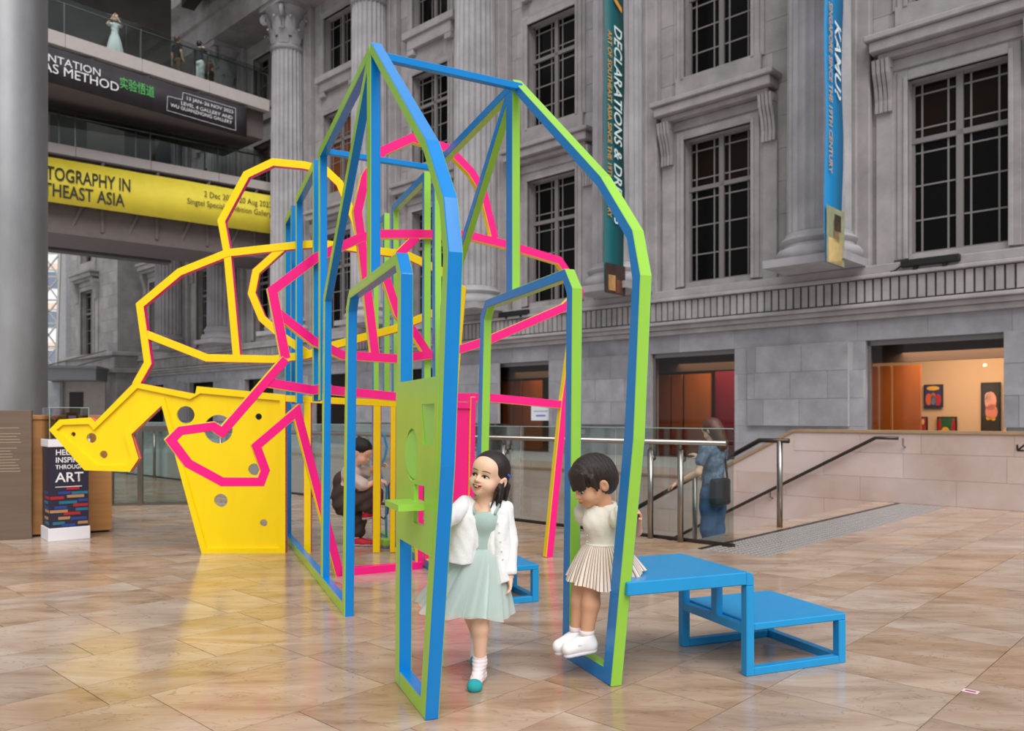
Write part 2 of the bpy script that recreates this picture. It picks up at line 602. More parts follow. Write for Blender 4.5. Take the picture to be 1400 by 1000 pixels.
# ashlar blocks laid proud of the wall
blocks = []
def lay(z0, z1, h, ln, a0, a1, n, hs, m, seed):
    r = random.Random(seed)
    nz = max(1, round((z1 - z0) / h)); h = (z1 - z0) / nz
    for j in range(nz):
        zb, zt = z0 + j * h, z0 + (j + 1) * h
        x = a1 + (ln / 2 if j % 2 else 0.0)
        while x > a0:
            w = ln * r.uniform(0.85, 1.15)
            segs = [(max(a0, x - w), min(a1, x))]
            x -= w
            for hh in hs:
                if hh[2] < zt - 0.02 and hh[3] > zb + 0.02:
                    nx = []
                    for s0, s1 in segs:
                        if hh[1] <= s0 or hh[0] >= s1: nx.append((s0, s1)); continue
                        if hh[0] > s0: nx.append((s0, hh[0]))
                        if hh[1] < s1: nx.append((hh[1], s1))
                    segs = nx
            for s0, s1 in segs:
                if s1 - s0 > 0.08:
                    Y = fw((s0 + s1) / 2, n).y
                    blocks.append(((s1 - s0) * (zt - zb) / Y ** 3, s0, s1, zb, zt, n, m))
gh = [h for h in holes if h[3] < 3]
peds = [(col_a(k) - 1.85, col_a(k) + 0.38) for k in range(-1, 7)]
gh2 = gh + [(p[0], p[1], 0.95, 2.70) for p in peds]
lay(0.17, 0.95, 0.39, 1.0, A_L, A_R, N0, gh2, stone_low, 3)
lay(0.95, 2.70, 0.58, 1.0, A_L, A_R, N0, gh2, stone_low, 4)
lay(2.70, 3.12, 0.42, 1.35, A_L, A_R, N0, [], stone_low, 6)
uh = []
for k in range(-1, 8):
    c = bay_c(k)
    uh += [(c - 1.22, c + 1.22, 4.2, 8.7), (c - 1.12, c + 1.12, 8.7, 16.4)]
    uh.append((col_a(k) - 0.85, col_a(k) + 0.85, 4.0, 16.5))
lay(4.15, 16.4, 0.72, 1.3, A_L, A_R, N0, uh, stone, 5)
for p in peds:
    lay(0.95, 2.70, 0.58, 0.95, p[0], p[1], N0 - 0.1, [], stone_low, int(p[0] * 10))
blocks.sort(key=lambda b: -b[0])
rest = MB(); rest2 = MB()
for i, (v, s0, s1, zb, zt, n, m) in enumerate(blocks):
    q = 0.005
    if i < 300:
        MB().box(s0 + q, s1 - q, n - 0.012, n, zb + q, zt - q).build('stone_block', m, facade)
    else:
        (rest if m is stone else rest2).box(s0 + q, s1 - q, n - 0.012, n, zb + q, zt - q)
tag(rest.build('far_stone_blocks', stone, facade), kind='stuff')
tag(rest2.build('far_low_stone_blocks', stone_low, facade), kind='stuff')
for p in peds:
    MB().box(p[0], p[1], N0 - 0.1, N0, 0.95, 2.70).build('pedestal_panel', mortar, facade)
# joints look lighter than the blocks on the ground floor
jm = MB()
wall_with_holes(jm, A_L, A_R, 0.17, 3.12, N0 - 0.004, gh, 0.01)
jm.build('joint_bed', mortar, facade)

# cornice: mouldings, dentils, base course
co = MB()
co.box(A_L, A_R, 16.86, N0, 3.12, 3.24)
co.box(A_L, A_R, 16.76, N0, 3.24, 3.34)
co.box(A_L, A_R, 16.66, N0, 3.34, 3.42)
co.box(A_L, A_R, 16.78, N0, 3.42, 3.90)
co.box(A_L, A_R, 16.60, N0, 3.90, 3.98)
co.box(A_L, A_R, 16.66, N0, 3.98, 4.16)
co.build('string_course', stone, facade, bevel=0.015)
dm = MB().box(-0.062, 0.062, -0.05, 0.05, -0.215, 0.215).mesh('dentil', stone)
far_d = MB()
x = A_R - 0.1; i = 0
while x > A_L:
    if i < 170:
        o = bpy.data.objects.new('dentil', dm); COL.objects.link(o); o.parent = facade; o.location = (x, 16.73, 3.665)
    else:
        far_d.box(x - 0.062, x + 0.062, 16.68, 16.78, 3.45, 3.88)
    x -= 0.164; i += 1
tag(far_d.build('far_dentils', stone, facade), kind='stuff')
# pilaster strips behind the columns
for k in range(-1, 7):
    c = col_a(k)
    MB().box(c - 0.85, c + 0.85, N0 - 0.22, N0, 4.16, 16.4).box(c - 0.62, c + 0.62, N0 - 0.3, N0, 4.16, 16.4).build('pilaster', stone, facade, bevel=0.02)
# entablature
MB().box(A_L, A_R, 15.55, N0, 16.4, 17.3).box(A_L, A_R, 15.4, N0, 17.3, 18.1).box(A_L, A_R, 14.9, N0, 18.1, 18.5).build('entablature', stone, facade)

# ---- windows of the facade
def bay_windows(parent, c, n, k, panes, pav=False):
    def window(z0, z1, hw, lights, near, m):
        w = MB()
        ng = n + 0.22
        t = 0.055
        w.box(c - hw, c - hw + t, ng - 0.05, ng + 0.05, z0, z1).box(c + hw - t, c + hw, ng - 0.05, ng + 0.05, z0, z1)
        w.box(c - hw, c + hw, ng - 0.05, ng + 0.05, z1 - t, z1).box(c - hw, c + hw, ng - 0.05, ng + 0.05, z0, z0 + t)
        w.box(c - 0.06, c + 0.06, ng - 0.07, ng + 0.05, z0, z1)
        tz = z0 + (z1 - z0) * 0.66
        if lights: w.box(c - hw, c + hw, ng - 0.07, ng + 0.05, tz - 0.05, tz + 0.05)
        f = w.build('window_frame', winframe, parent)
        mu = MB()
        xs = []
        for s0, s1 in ((c - hw + t, c - 0.06), (c + 0.06, c + hw - t)):
            L = s1 - s0
            xs.append([s0, s0 + L * 0.17, s0 + L * 0.80, s1])
        H = z1 - z0
        if lights:
            zs = [z0 + t, z0 + H * 0.20, z0 + H * 0.40, z0 + H * 0.59, tz - 0.05]
            zs2 = [tz + 0.05, tz + 0.05 + (z1 - t - tz - 0.05) * 0.18, z1 - t - (z1 - t - tz - 0.05) * 0.18, z1 - t]
        else:
            zs = [z0 + t, z0 + H * 0.5, z0 + H * 0.85, z1 - t]; zs2 = []
        for g4 in xs:
            for xx in g4[1:3]: mu.box(xx - 0.016, xx + 0.016, ng - 0.02, ng + 0.02, z0, z1)
            for zz in zs[1:-1] + zs2[1:-1]: mu.box(g4[0], g4[3], ng - 0.0195, ng + 0.0195, zz - 0.016, zz + 0.016)
        mu.build('muntins', winframe, f)
        if near:
            for g4 in xs:
                for zl, mm in ((zs, m), (zs2, warmglass if m is darkglass and not pav else m)):
                    for j in range(len(zl) - 1):
                        for i in range(3):
                            MB().add([(g4[i], ng, zl[j]), (g4[i + 1], ng, zl[j]), (g4[i + 1], ng, zl[j + 1]), (g4[i], ng, zl[j + 1])], [(0, 1, 2, 3)]).build('pane', mm, f)
        else:
            MB().add([(c - hw, ng, z0), (c + hw, ng, z0), (c + hw, ng, z1), (c - hw, ng, z1)], [(0, 1, 2, 3)]).build('pane', m, f)
    hw = 0.86
    window(4.35, 7.75, hw, True, panes, darkglass)
    window(9.28, 12.15, hw, True, panes, mat('amber_blind_glass', (112, 62, 32), rough=0.3, spec=0.1) if k in (4, 5) else darkglass)
    if not pav: window(13.6, 15.7, hw, False, False, darkglass)
    # architraves, pediment shelf on consoles, sills
    s = MB()
    for z0, z1 in ((4.25, 7.75), (9.2, 12.15), (13.6, 15.7)):
        for q, dn in ((0.30, 0.05), (0.20, 0.09), (0.08, 0.12)):
            s.box(c - hw - q, c - hw, n - dn, n, z0, z1 + q).box(c + hw, c + hw + q, n - dn, n, z0, z1 + q).box(c - hw, c + hw, n - dn, n, z1, z1 + q)
    s.build('architrave', stone, parent, bevel=0.01)
    p = MB().box(c - 1.36, c + 1.36, n - 0.3, n, 8.22, 8.34).box(c - 1.48, c + 1.48, n - 0.45, n, 8.34, 8.56).box(c - 1.56, c + 1.56, n - 0.52, n, 8.56, 8.68).box(c - 1.3, c + 1.3, n - 0.1, n, 8.0, 8.22)
    p.build('window_shelf', stone, parent, bevel=0.02)
    for sx in (-1, 1):
        cc = c + sx * 1.3
        b = MB()
        pr = [(-0.34, 8.22), (-0.30, 7.95), (-0.20, 7.72), (-0.14, 7.45), (-0.15, 7.22), (-0.03, 7.2), (0, 8.22)]
        for q in range(4):
            x0 = cc - 0.16 + q * 0.085
            vv = [(x0, n + d, z) for d, z in pr] + [(x0 + 0.065, n + d, z) for d, z in pr]
            m7 = len(pr)
            b.add(vv, [tuple(reversed(range(m7))), tuple(range(m7, 2 * m7))] + [(i2, (i2 + 1) % m7, m7 + (i2 + 1) % m7, m7 + i2) for i2 in range(m7)])
        b.box(cc - 0.17, cc + 0.17, n - 0.26, n, 8.05, 8.22)
        b.box(cc - 0.15, cc + 0.15, n - 0.12, n, 7.22, 8.1)
        b.build('console', stone, parent)
        MB().box(cc - 0.17, cc + 0.17, n - 0.07, n, 4.16, 7.22).build('strip', stone, parent, bevel=0.012)
    if not pav:
        MB().box(c - 1.22, c + 1.22, n - 0.24, n, 13.36, 13.6).box(c - 1.05, c + 1.05, n - 0.16, n, 13.0, 13.36).box(c - 1.05, c - 0.75, n - 0.16, n, 12.82, 13.0).box(c + 0.75, c + 1.05, n - 0.16, n, 12.82, 13.0).build('sill', stone, parent, bevel=0.015)
    MB().box(c - 1.1, c + 1.1, n - 0.1, n, 8.7, 9.25).build('apron', stone, parent, bevel=0.012)

for k in range(0, 8):
    if bay_c(k) - 1.6 > A_L:
        bay_windows(facade, bay_c(k), N0, k, k in (0, 1))

# ---- columns
def fluted(k, n, z):
    return (1.0, 0.945, 0.915, 0.905, 0.915, 0.945)[k % 6]
def column(k, label):
    cx = col_a(k)
    p = fw(cx, 16.35)
    t = thing('stone_column', label, 'column', (p.x, p.y, 4.16), FA, 'fluted stone columns of the facade')
    b = MB().box(-0.82, 0.82, -0.82, 0.82, 0.0, 0.16)
    b.lathe([(0.80, 0.16), (0.84, 0.22), (0.84, 0.30), (0.79, 0.37), (0.70, 0.40), (0.68, 0.46), (0.72, 0.50), (0.74, 0.55), (0.71, 0.60), (0.66, 0.62), (0.64, 0.70)], 40)
    b.build('column_base', stone_col, t, autosmooth=45)
    s = MB().lathe([(0.61, 0.70), (0.62, 0.74), (0.615, 3.5), (0.60, 7.0), (0.565, 10.55)], 144, rfun=fluted)
    s.build('shaft', stone_col, t)
    c = MB()
    c.lathe([(0.57, 10.55), (0.62, 10.6), (0.62, 10.68), (0.57, 10.72), (0.55, 11.3), (0.60, 11.7), (0.72, 11.95), (0.80, 12.05)], 32)
    for ring, (z0, hgt, num, ph, rr) in enumerate(((10.72, 0.5, 8, 0, 0.56), (11.0, 0.68, 8, PI / 8, 0.58))):
        for j in range(num):
            an = 2 * PI * j / num + ph
            ca, sa = math.cos(an), math.sin(an)
            pr = [(0.0, 0.0, 0.17), (0.05, 0.35, 0.2), (0.08, 0.7, 0.18), (0.17, 0.95, 0.13), (0.24, 0.96, 0.08), (0.25, 0.84, 0.04)]
            vs_ = []
            for dr, hz, hw in pr:
                for sgn in (-1, 0, 1):
                    r_ = rr + dr + (0.05 if sgn == 0 else 0)
                    vs_.append((ca * r_ - sa * hw * sgn, sa * r_ + ca * hw * sgn, z0 + hz * hgt))
            fs_ = []
            for q in range(len(pr) - 1):
                for w_ in range(2):
                    fs_.append((q * 3 + w_, q * 3 + w_ + 1, q * 3 + w_ + 4, q * 3 + w_ + 3))
            c.add(vs_, fs_)
    for j in range(4):                          # corner scrolls
        an = PI / 4 + j * PI / 2
        ca, sa = math.cos(an), math.sin(an)
        pts = []
        for q in range(16):
            th = q / 15 * 3.2 * PI
            r_ = 0.20 * (1 - q / 19)
            dx_ = 0.80 + r_ * math.cos(PI * 0.75 - th); dz_ = 11.78 + r_ * math.sin(PI * 0.75 - th)
            pts.append((ca * dx_, sa * dx_, dz_))
        c.tube([(ca * 0.55, sa * 0.55, 11.3)] + pts, 0.075, 6)
    c.box(-0.74, 0.74, -0.74, 0.74, 12.05, 12.24)
    c.build('capital', stone_col, t, autosmooth=50)
col_lab = {-1: 'fluted column standing outside the frame beside the wide gallery window', 0: 'fluted stone column behind the bright blue hanging banner', 1: 'fluted stone column behind the dark teal hanging banner',
           2: 'fluted stone column just beyond the apex of the green frame', 3: 'fluted stone column rising behind the tall blue frame apex',
           4: 'fluted stone column whose leafy capital meets the upper bridge', 5: 'fluted stone column under the lower bridge, behind the yellow ring frame', 6: 'fluted stone column nearest the projecting end pavilion'}
for k in range(0, 7):
    column(k, col_lab[k])

# ---- gallery rooms behind the ground-floor windows
ochre = mat('gallery_orange_wood', (176, 92, 24), rough=0.5, var=0.12, vscale=3, stretch=(1, 1, 0.2))
cream = mat('gallery_cream_wall', (226, 186, 148), rough=0.8)
dkbrown = mat('gallery_dark_wall', (58, 38, 22), rough=0.8)
crimson = mat('gallery_crimson_wall', (130, 8, 40), rough=0.7)
olive = mat('gallery_olive_wall', (96, 84, 44), rough=0.8)
dgreen = mat('gallery_dark_green', (28, 40, 28), rough=0.8)
black = mat('matt_black', (14, 13, 13), rough=0.6)
lampm = mat('downlight_glow', (255, 225, 180), emit=4.0)
def gallery(k, kind):
    a0, a1 = gopen[k]
    nf, nb = N0 + 0.35, N0 + 3.2
    e0, e1 = a0 - 1.6, a1 + 1.6
    r = MB()
    r.add([(e0, nf, 0.17), (e1, nf, 0.17), (e1, nb, 0.17), (e0, nb, 0.17)], [(0, 1, 2, 3)])
    r.add([(e0, nf, 3.0), (e1, nf, 3.0), (e1, nb, 3.0), (e0, nb, 3.0)], [(3, 2, 1, 0)])
    r.add([(e0, nf, 0.17), (e0, nb, 0.17), (e0, nb, 3.0), (e0, nf, 3.0)], [(0, 1, 2, 3)])
    r.add([(e1, nf, 0.17), (e1, nb, 0.17), (e1, nb, 3.0), (e1, nf, 3.0)], [(3, 2, 1, 0)])
    r.add([(e0, nb, 0.17), (e1, nb, 0.17), (e1, nb, 3.0), (e0, nb, 3.0)], [(0, 1, 2, 3)], 1)
    r.add([(e0, nf + .002, 2.7), (a0, nf + .002, 2.7), (a0, nf + .002, 0.17), (e0, nf + .002, 0.17)], [(0, 1, 2, 3)])
    r.add([(a1, nf + .002, 2.7), (e1, nf + .002, 2.7), (e1, nf + .002, 0.17), (a1, nf + .002, 0.17)], [(0, 1, 2, 3)])
    r.add([(e0, nf + .002, 2.7), (e1, nf + .002, 2.7), (e1, nf + .002, 3.0), (e0, nf + .002, 3.0)], [(0, 1, 2, 3)])
    room = r.build('wall_gallery', [dkbrown, cream if kind == 0 else dkbrown], rz=FA)
    struct(room, ('cream gallery room with paintings behind the wide window', 'orange panelled gallery room behind the middle low window', 'orange panelled gallery room behind the notice window')[kind], 'wall')
    # free-standing orange partition panels on the left of each room
    for x0, x1 in (((a0 - 0.55, a0 - 0.25), (a0 - 0.2, a0 + 0.02), (a0 + 0.07, a0 + 0.62)) if kind == 0 else ((a0 - 0.75, a0 - 0.35), (a0 - 0.28, a0 + 0.02), (a0 + 0.1, a0 + 0.85))):
        MB().box(x0, x1, nf + 1.05, nf + 1.12, 0.17, 2.25).build('partition_panel', ochre, room)
    if kind == 1:
        MB().box(a0 + 0.85, a0 + 1.6, nf + 1.3, nf + 1.36, 0.17, 2.3).build('partition_panel', crimson, room)
        MB().box(a0 + 1.6, a1 + 1.5, nf + 2.2, nf + 2.3, 0.17, 2.3).build('partition_panel', olive, room)
        MB().box(a0 + 1.4, a1 + 1.5, nf + 1.9, nf + 2.0, 0.17, 1.85).build('partition_panel', dgreen, room)
    if kind == 2:
        MB().box(a0 + 0.85, a1 + 1.2, nf + 1.5, nf + 1.56, 0.17, 2.25).build('partition_panel', ochre, room)
    # bulkhead
    MB().box(e0, e1, nf + 0.4, nf + 0.5, 2.28, 3.0).build('bulkhead', dkbrown, room)
    # track light
    lp = (a1 - 0.85 if kind == 0 else a1 - 0.35)
    sp = MB().lathe([(0.03, 0), (0.035, 0.02), (0.02, 0.05)], 12, (lp, nf + 1.7, 2.2))
    so = sp.build('downlight', lampm, room)
    ld = bpy.data.lights.new('gallery_light', 'AREA'); ld.energy = (170, 60, 40)[kind]; ld.size = 2.2; ld.color = (1.0, 0.78, 0.55)
    lo = bpy.data.objects.new('gallery_light', ld); COL.objects.link(lo)
    lo.location = fw((a0 + a1) / 2 + 0.3, nf + 1.0, 2.75)
    lo.rotation_euler = Euler((math.radians(25), 0, FA))
    # window: jambs, glass
    w = MB().box(a0, a0 + 0.06, N0 + 0.1, N0 + 0.2, 0.17, 2.7).box(a1 - 0.05, a1, N0 + 0.1, N0 + 0.2, 0.17, 2.7).box(a0, a1, N0 + 0.1, N0 + 0.2, 2.6, 2.7)
    wo = w.build('window_%d' % (kind + 1), mat('window_metal', (120, 116, 118), rough=0.4, metal=0.3), rz=FA)
    struct(wo, ('wide low gallery window with paintings seen behind it', 'low gallery window behind the woman on the stairs', 'low gallery window with a paper notice')[kind], 'window')
    MB().add([(a0, N0 + 0.15, 0.17), (a1, N0 + 0.15, 0.17), (a1, N0 + 0.15, 2.62), (a0, N0 + 0.15, 2.62)], [(0, 1, 2, 3)]).build('pane', shop_glass, wo)
    return room
for kk in range(3):
    gallery(kk, kk)
for k in range(3, 8):
    a0, a1 = gopen[k]
    if a0 < A_L: continue
    MB().add([(a0, N0 + 0.2, 0.17), (a1, N0 + 0.2, 0.17), (a1, N0 + 0.2, 2.7), (a0, N0 + 0.2, 2.7)], [(0, 1, 2, 3)]).build('pane', warmglass if k < 5 else darkglass, facade)

# ---- end pavilion beyond the bridges, and daylight outside
PV0, PV1, NP = -49.0, -41.5, 15.8
pv = MB()
pvc = -45.4
ph = [(pvc - 0.86, pvc + 0.86, 4.35, 7.75), (pvc - 0.86, pvc + 0.86, 9.28, 12.15)]
wall_with_holes(pv, PV0, PV1, 0.0, 19.5, NP, ph, 0.35)
pv.add([(PV1, NP, 0), (PV1, N0 + 1, 0), (PV1, N0 + 1, 19.5), (PV1, NP, 19.5)], [(0, 1, 2, 3)])
pv.add([(PV0, NP, 0), (PV0, N0 + 1, 0), (PV0, N0 + 1, 19.5), (PV0, NP, 19.5)], [(3, 2, 1, 0)])
pav = pv.build('wall_pavilion', stone, rz=FA)
struct(pav, 'grey stone end pavilion projecting from the facade', 'wall')
blocks = []
lay(4.2, 12.6, 0.6, 1.1, PV0, PV1, NP, [(pvc - 1.5, pvc + 1.5, 4.1, 12.6)], stone, 11)
for (v, s0, s1, zb, zt, n, m) in blocks:
    MB().box(s0 + .006, s1 - .006, n - .015, n, zb + .006, zt - .006).build('stone_block', stone, pav)
bay_windows(pav, pvc, NP, 9, False, pav=True)
MB().box(PV0 - .2, PV1 + .25, NP - 0.3, N0, 3.3, 3.55).box(PV0 - .2, PV1 + .15, NP - 0.2, N0, 3.55, 4.15).box(PV0 - .2, PV1 + .35, NP - .4, N0, 4.15, 4.35).box(PV0 - .1, PV1 + .12, NP - .12, N0, 0, 3.3).build('string_course', stone, pav, bevel=0.03)
MB().box(PV0 - 0.3, PV0 + 1.0, NP - 0.25, NP, 0, 19.5).build('corner_pilaster', mat('pale_pilaster', (168, 168, 172), rough=0.8, var=0.1), pav)

# ---- ground outside, far buildings in daylight
og = MB().add([(-90, 30, -0.05), (-5, 30, -0.05), (-20, 110, -0.05), (-140, 110, -0.05)], [(0, 1, 2, 3)])
struct(og.build('ground_outside', mat('outside_paving', (186, 182, 176), rough=0.7)), 'pale paving outside beyond the bridges', 'ground')
wht = mat('white_tower_wall', (236, 238, 240), rough=0.7)
blu = mat('tower_window', (120, 132, 150), rough=0.2)
peach = mat('tower_peach_band', (232, 208, 190), rough=0.8)
tw = thing('office_tower', 'white office block with window bands in the daylight outside', 'building', (-37.0, 66, 0), 0.2)
MB().box(-7, 7, 0, 8, 0, 40).build('tower_wall', wht, tw)
for i in range(10):
    z = 2.0 + i * 3.2
    f = MB().box(-7.05, 7.05, -0.06, 0.1, z, z + 1.3).build('window_band', blu, tw)
    MB().box(-7.1, 7.1, -0.1, 0.1, z + 1.5, z + 2.0).build('spandrel_band', peach, tw)
    for j in range(6):
        MB().box(-6.6 + j * 2.4, -6.5 + j * 2.4, -0.1, 0.0, z, z + 1.3).build('mullion', wht, f)
# lattice fixing mast in front of the tower
lm = thing('lattice_mast', 'pale openwork lattice mast leaning beside the round column', 'mast', px(62, 500, 40) * 1.0)
lm.location.z = 0
ltm = mat('lattice_paint', (205, 200, 196), rough=0.6)
lt = MB()
for i in range(12):
    z0 = i * 1.15
    for sx in (-0.45, 0.45):
        lt.bar((sx + z0 * 0.03, 0, z0), (sx + (z0 + 1.15) * 0.03, 0, z0 + 1.15), 0.1)
    lt.bar((-0.45 + z0 * 0.03, 0, z0), (0.45 + (z0 + 1.15) * 0.03, 0, z0 + 1.15), 0.06)
    lt.bar((0.45 + z0 * 0.03, 0, z0), (-0.45 + (z0 + 1.15) * 0.03, 0, z0 + 1.15), 0.06)
    lt.bar((-0.45 + z0 * 0.03, 0, z0), (0.45 + z0 * 0.03, 0, z0), 0.08)
lt.build('lattice', ltm, lm)

# entrance canopy and door under the pavilion
cn = px(98, 510, 38.0)
can = thing('entrance_canopy', 'grey metal entrance canopy hung on thin tie rods', 'canopy', (cn.x, cn.y, 0), 0.25)
canm = mat('canopy_grey', (134, 134, 138), rough=0.5)
zt = cn.z
MB().box(-1.25, 1.15, -0.5, 1.8, zt - 0.35, zt + 0.2).box(-1.32, 1.2, -0.58, 1.8, zt + 0.2, zt + 0.32).build('canopy_box', canm, can)
for sx in (-0.95, 0.3):
    MB().bar((sx, -0.4, zt + 0.3), (sx + 1.9, 2.4, zt + 1.25), 0.05).build('tie_rod', canm, can)
wa = px(95, 560, 39.5)
en = MB().box(-1.8, 1.6, 0, 0.2, 0, zt - 0.2)
eno = en.build('wall_entrance', mat('entrance_wall_beige', (188, 176, 170), rough=0.8, var=0.08), loc=(wa.x, wa.y, 0), rz=0.2)
struct(eno, 'beige entrance wall under the grey canopy', 'wall')
MB().box(0.0, 0.62, -0.03, 0, 0, 2.35).build('door_leaf', mat('entrance_door_dark', (48, 34, 28), rough=0.5), eno)
MB().box(-0.95, -0.25, -0.25, 0.0, 0, zt - 0.3).build('round_pier', mat('pier_marble', (176, 178, 184), rough=0.4, var=0.15), eno, bevel=0.1)
sg = MB().box(-1.62, -0.97, -0.03, -0.001, 2.1, 2.75)
sgo = sg.build('notice_board', wht, loc=(wa.x, wa.y, 0), rz=0.2)
tag(sgo, 'white notice board with a blue band beside the entrance', 'sign')
MB().box(-1.62, -0.97, -0.04, -0.03, 2.5, 2.68).build('blue_band', mat('notice_blue', (70, 120, 190), rough=0.5), sgo)

# ---- bridges
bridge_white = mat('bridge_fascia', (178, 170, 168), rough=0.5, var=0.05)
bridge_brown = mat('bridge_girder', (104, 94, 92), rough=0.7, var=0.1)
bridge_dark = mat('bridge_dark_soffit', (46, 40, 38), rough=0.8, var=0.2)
def bridge(P0, d, ztop, fh, L, depth, name, label, girder):
    """P0: right end on the front line, d: unit vector leftwards; local x runs from the right end to the left, y away"""
    ang = math.atan2(d[1], d[0])
    o = thing(name, label, 'bridge', (P0[0], P0[1], 0), ang)
    # local +x leftwards; away from the lens is local -y
    f = MB()
    n = 6
    for i in range(n):
        x0, x1 = L * i / n, L * (i + 1) / n
        MB().box(x0 + 0.006, x1 - 0.006, -0.25, 0.0, ztop - fh, ztop).build('fascia_panel', bridge_white, o, bevel=0.01)
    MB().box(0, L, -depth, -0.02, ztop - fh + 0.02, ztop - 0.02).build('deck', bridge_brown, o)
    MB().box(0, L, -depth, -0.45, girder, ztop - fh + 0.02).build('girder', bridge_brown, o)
    for i in range(8):
        x0 = L * (i + 0.5) / 8
        MB().bar((x0, -0.1, ztop - fh), (x0 + 0.9, -0.5, girder + 0.25), 0.09).bar((x0, -0.4, ztop - fh), (x0, -0.45, girder + 0.2), 0.1).build('strut', bridge_brown, o)
    # glass balustrade
    for i in range(n):
        x0, x1 = L * i / n, L * (i + 1) / n
        MB().box(x0 + 0.01, x1 - 0.01, -0.11, -0.095, ztop, ztop + 1.12).build('glass_panel', clear_glass, o)
        MB().box(x0 - 0.02, x0 + 0.02, -0.17, -0.12, ztop, ztop + 0.98).build('post', steel, o)
        MB().box(x0 + 0.45, x0 + 0.49, -0.17, -0.12, ztop, ztop + 0.98).build('post', steel, o)
    MB().tube([(0, -0.2, ztop + 1.0), (L, -0.2, ztop + 1.0)], 0.03, 8).build('handrail', steel, o)
    return o
LB = bridge((-8.83, 31.0), (-0.784, -0.621), 10.02, 0.32, 14, 3.0, 'footbridge', 'lower footbridge carrying the yellow exhibition banner', 7.2)
UB = bridge((-8.95, 30.0), (-0.669, -0.743), 12.85, 0.42, 14, 3.4, 'footbridge', 'upper footbridge carrying the black exhibition banner', 11.5)
# dark end wall behind the bridges with openings, ceiling
bw = MB()
ang = math.atan2(-0.621, -0.784)
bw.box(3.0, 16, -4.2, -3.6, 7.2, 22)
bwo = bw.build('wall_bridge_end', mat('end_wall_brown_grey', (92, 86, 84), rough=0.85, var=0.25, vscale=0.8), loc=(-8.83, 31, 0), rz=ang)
struct(bwo, 'brown grey end wall closing the atrium behind the bridges', 'wall')
for x0, x1, z0, z1, m in ((3.6, 4.7, 10.2, 12.4, black), (6.0, 7.2, 10.2, 12.2, mat('doorway_dark', (40, 36, 34), rough=0.8)), (9.0, 10.4, 13.2, 15.6, black)):
    MB().box(x0, x1, -3.62, -3.58, z0, z1).build('doorway', m, bwo)
cl = MB()
for i in range(7):
    cl.box(2 + i * 2.2, 2.5 + i * 2.2, -4.0, 3.0, 17.6, 18.3)
cl.box(1.5, 17, -4.2, -0.2, 18.3, 18.6)
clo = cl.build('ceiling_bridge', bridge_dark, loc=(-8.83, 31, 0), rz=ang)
struct(clo, 'dark beamed ceiling over the upper bridge', 'ceiling')

# banners on the bridges
def bridge_banner(B, x0, x1, z0, z1, m, label, y=0.03):
    b = MB()
    nx = 40
    vs_ = []; 
    for i in range(nx + 1):
        x = x0 + (x1 - x0) * i / nx
        for z in (z0, z1):
            vs_.append((x, y + 0.012 * math.sin(i * 1.9) + 0.008 * math.sin(i * 0.7), z))
    b.add(vs_, [(2 * i, 2 * i + 1, 2 * i + 3, 2 * i + 2) for i in range(nx)])
    o = b.build('exhibition_banner', m, loc=B.location, rz=B.rotation_euler.z, smooth=True)
    md = o.modifiers.new('thickness', 'SOLIDIFY'); md.thickness = 0.012
    return tag(o, label, 'banner')
ybm = mat('banner_yellow', (232, 212, 62), rough=0.6, var=0.04)
kbm = mat('banner_black', (42, 38, 44), rough=0.55, var=0.25, vscale=3, stretch=(1, 1, 0.15))
inkk = mat('print_dark', (38, 34, 26), rough=0.6)
inkw = mat('print_white', (232, 230, 232), rough=0.6)
inkg = mat('print_green', (84, 190, 92), rough=0.6)
YB = bridge_banner(LB, 0.12, 12.5, 8.08, 9.52, ybm, 'yellow banner with black lettering under the lower bridge')
KB = bridge_banner(UB, 0.95, 12.5, 11.22, 12.3, kbm, 'black banner with white and green lettering under the upper bridge')
L_ = (-1, 0, 0); U_ = (0, 0, 1)
def btxt(o, s, size, m, x, z, align, fit=None, sx=1.0, y=0.065):
    return lettering(s, size, m, o, (x, y, z), L_, U_, align, 1.0, 0.0, sx, fit=fit)
def bx_(B, pxx):
    """local x on the front line of a bridge seen at photo column pxx"""
    ang_ = B.rotation_euler.z
    ax = Vector((math.cos(ang_), math.sin(ang_), 0)); A = Vector(B.location)
    dx = (pxx - 700) / FPX
    return (A.y * dx - A.x) / (ax.x - ax.y * dx)
def bz_(B, pxx, y):
    x = bx_(B, pxx)
    Yq = B.location.y + math.sin(B.rotation_euler.z) * x
    return CH + (HZ - y) / FPX * Yq
def row(o, B, s, m, x0, x1, yb, yt, bold=0.0):
    """one printed line between photo columns x0..x1, baseline and cap height read at column x1"""
    za, zb2 = bz_(B, x1, yb), bz_(B, x1, yt)
    return lettering(s, (zb2 - za) / 0.70, m, o, (bx_(B, x0), 0.065, za), L_, U_, fit=bx_(B, x0) - bx_(B, x1), bold=bold)
row(YB, LB, 'OTOGRAPHY IN', inkk, 47, 177, 263, 246, 0.014)
row(YB, LB, 'UTHEAST ASIA', inkk, 44, 169, 283.5, 266.5, 0.014)
lettering('PH', (bz_(LB, 177, 246) - bz_(LB, 177, 263)) / 0.70, inkk, YB, (bx_(LB, 46), 0.065, bz_(LB, 177, 263)), L_, U_, 'RIGHT', sx=0.8, bold=0.014)
lettering('SO', (bz_(LB, 169, 266.5) - bz_(LB, 169, 283.5)) / 0.70, inkk, YB, (bx_(LB, 43), 0.065, bz_(LB, 169, 283.5)), L_, U_, 'RIGHT', sx=0.8, bold=0.014)
row(YB, LB, '2 Dec 2022\u201320 Aug 2023', inkk, 278, 370, 284.5, 277)
row(YB, LB, 'Singtel Special Exhibition Gallery', inkk, 255, 370, 297, 289.5)
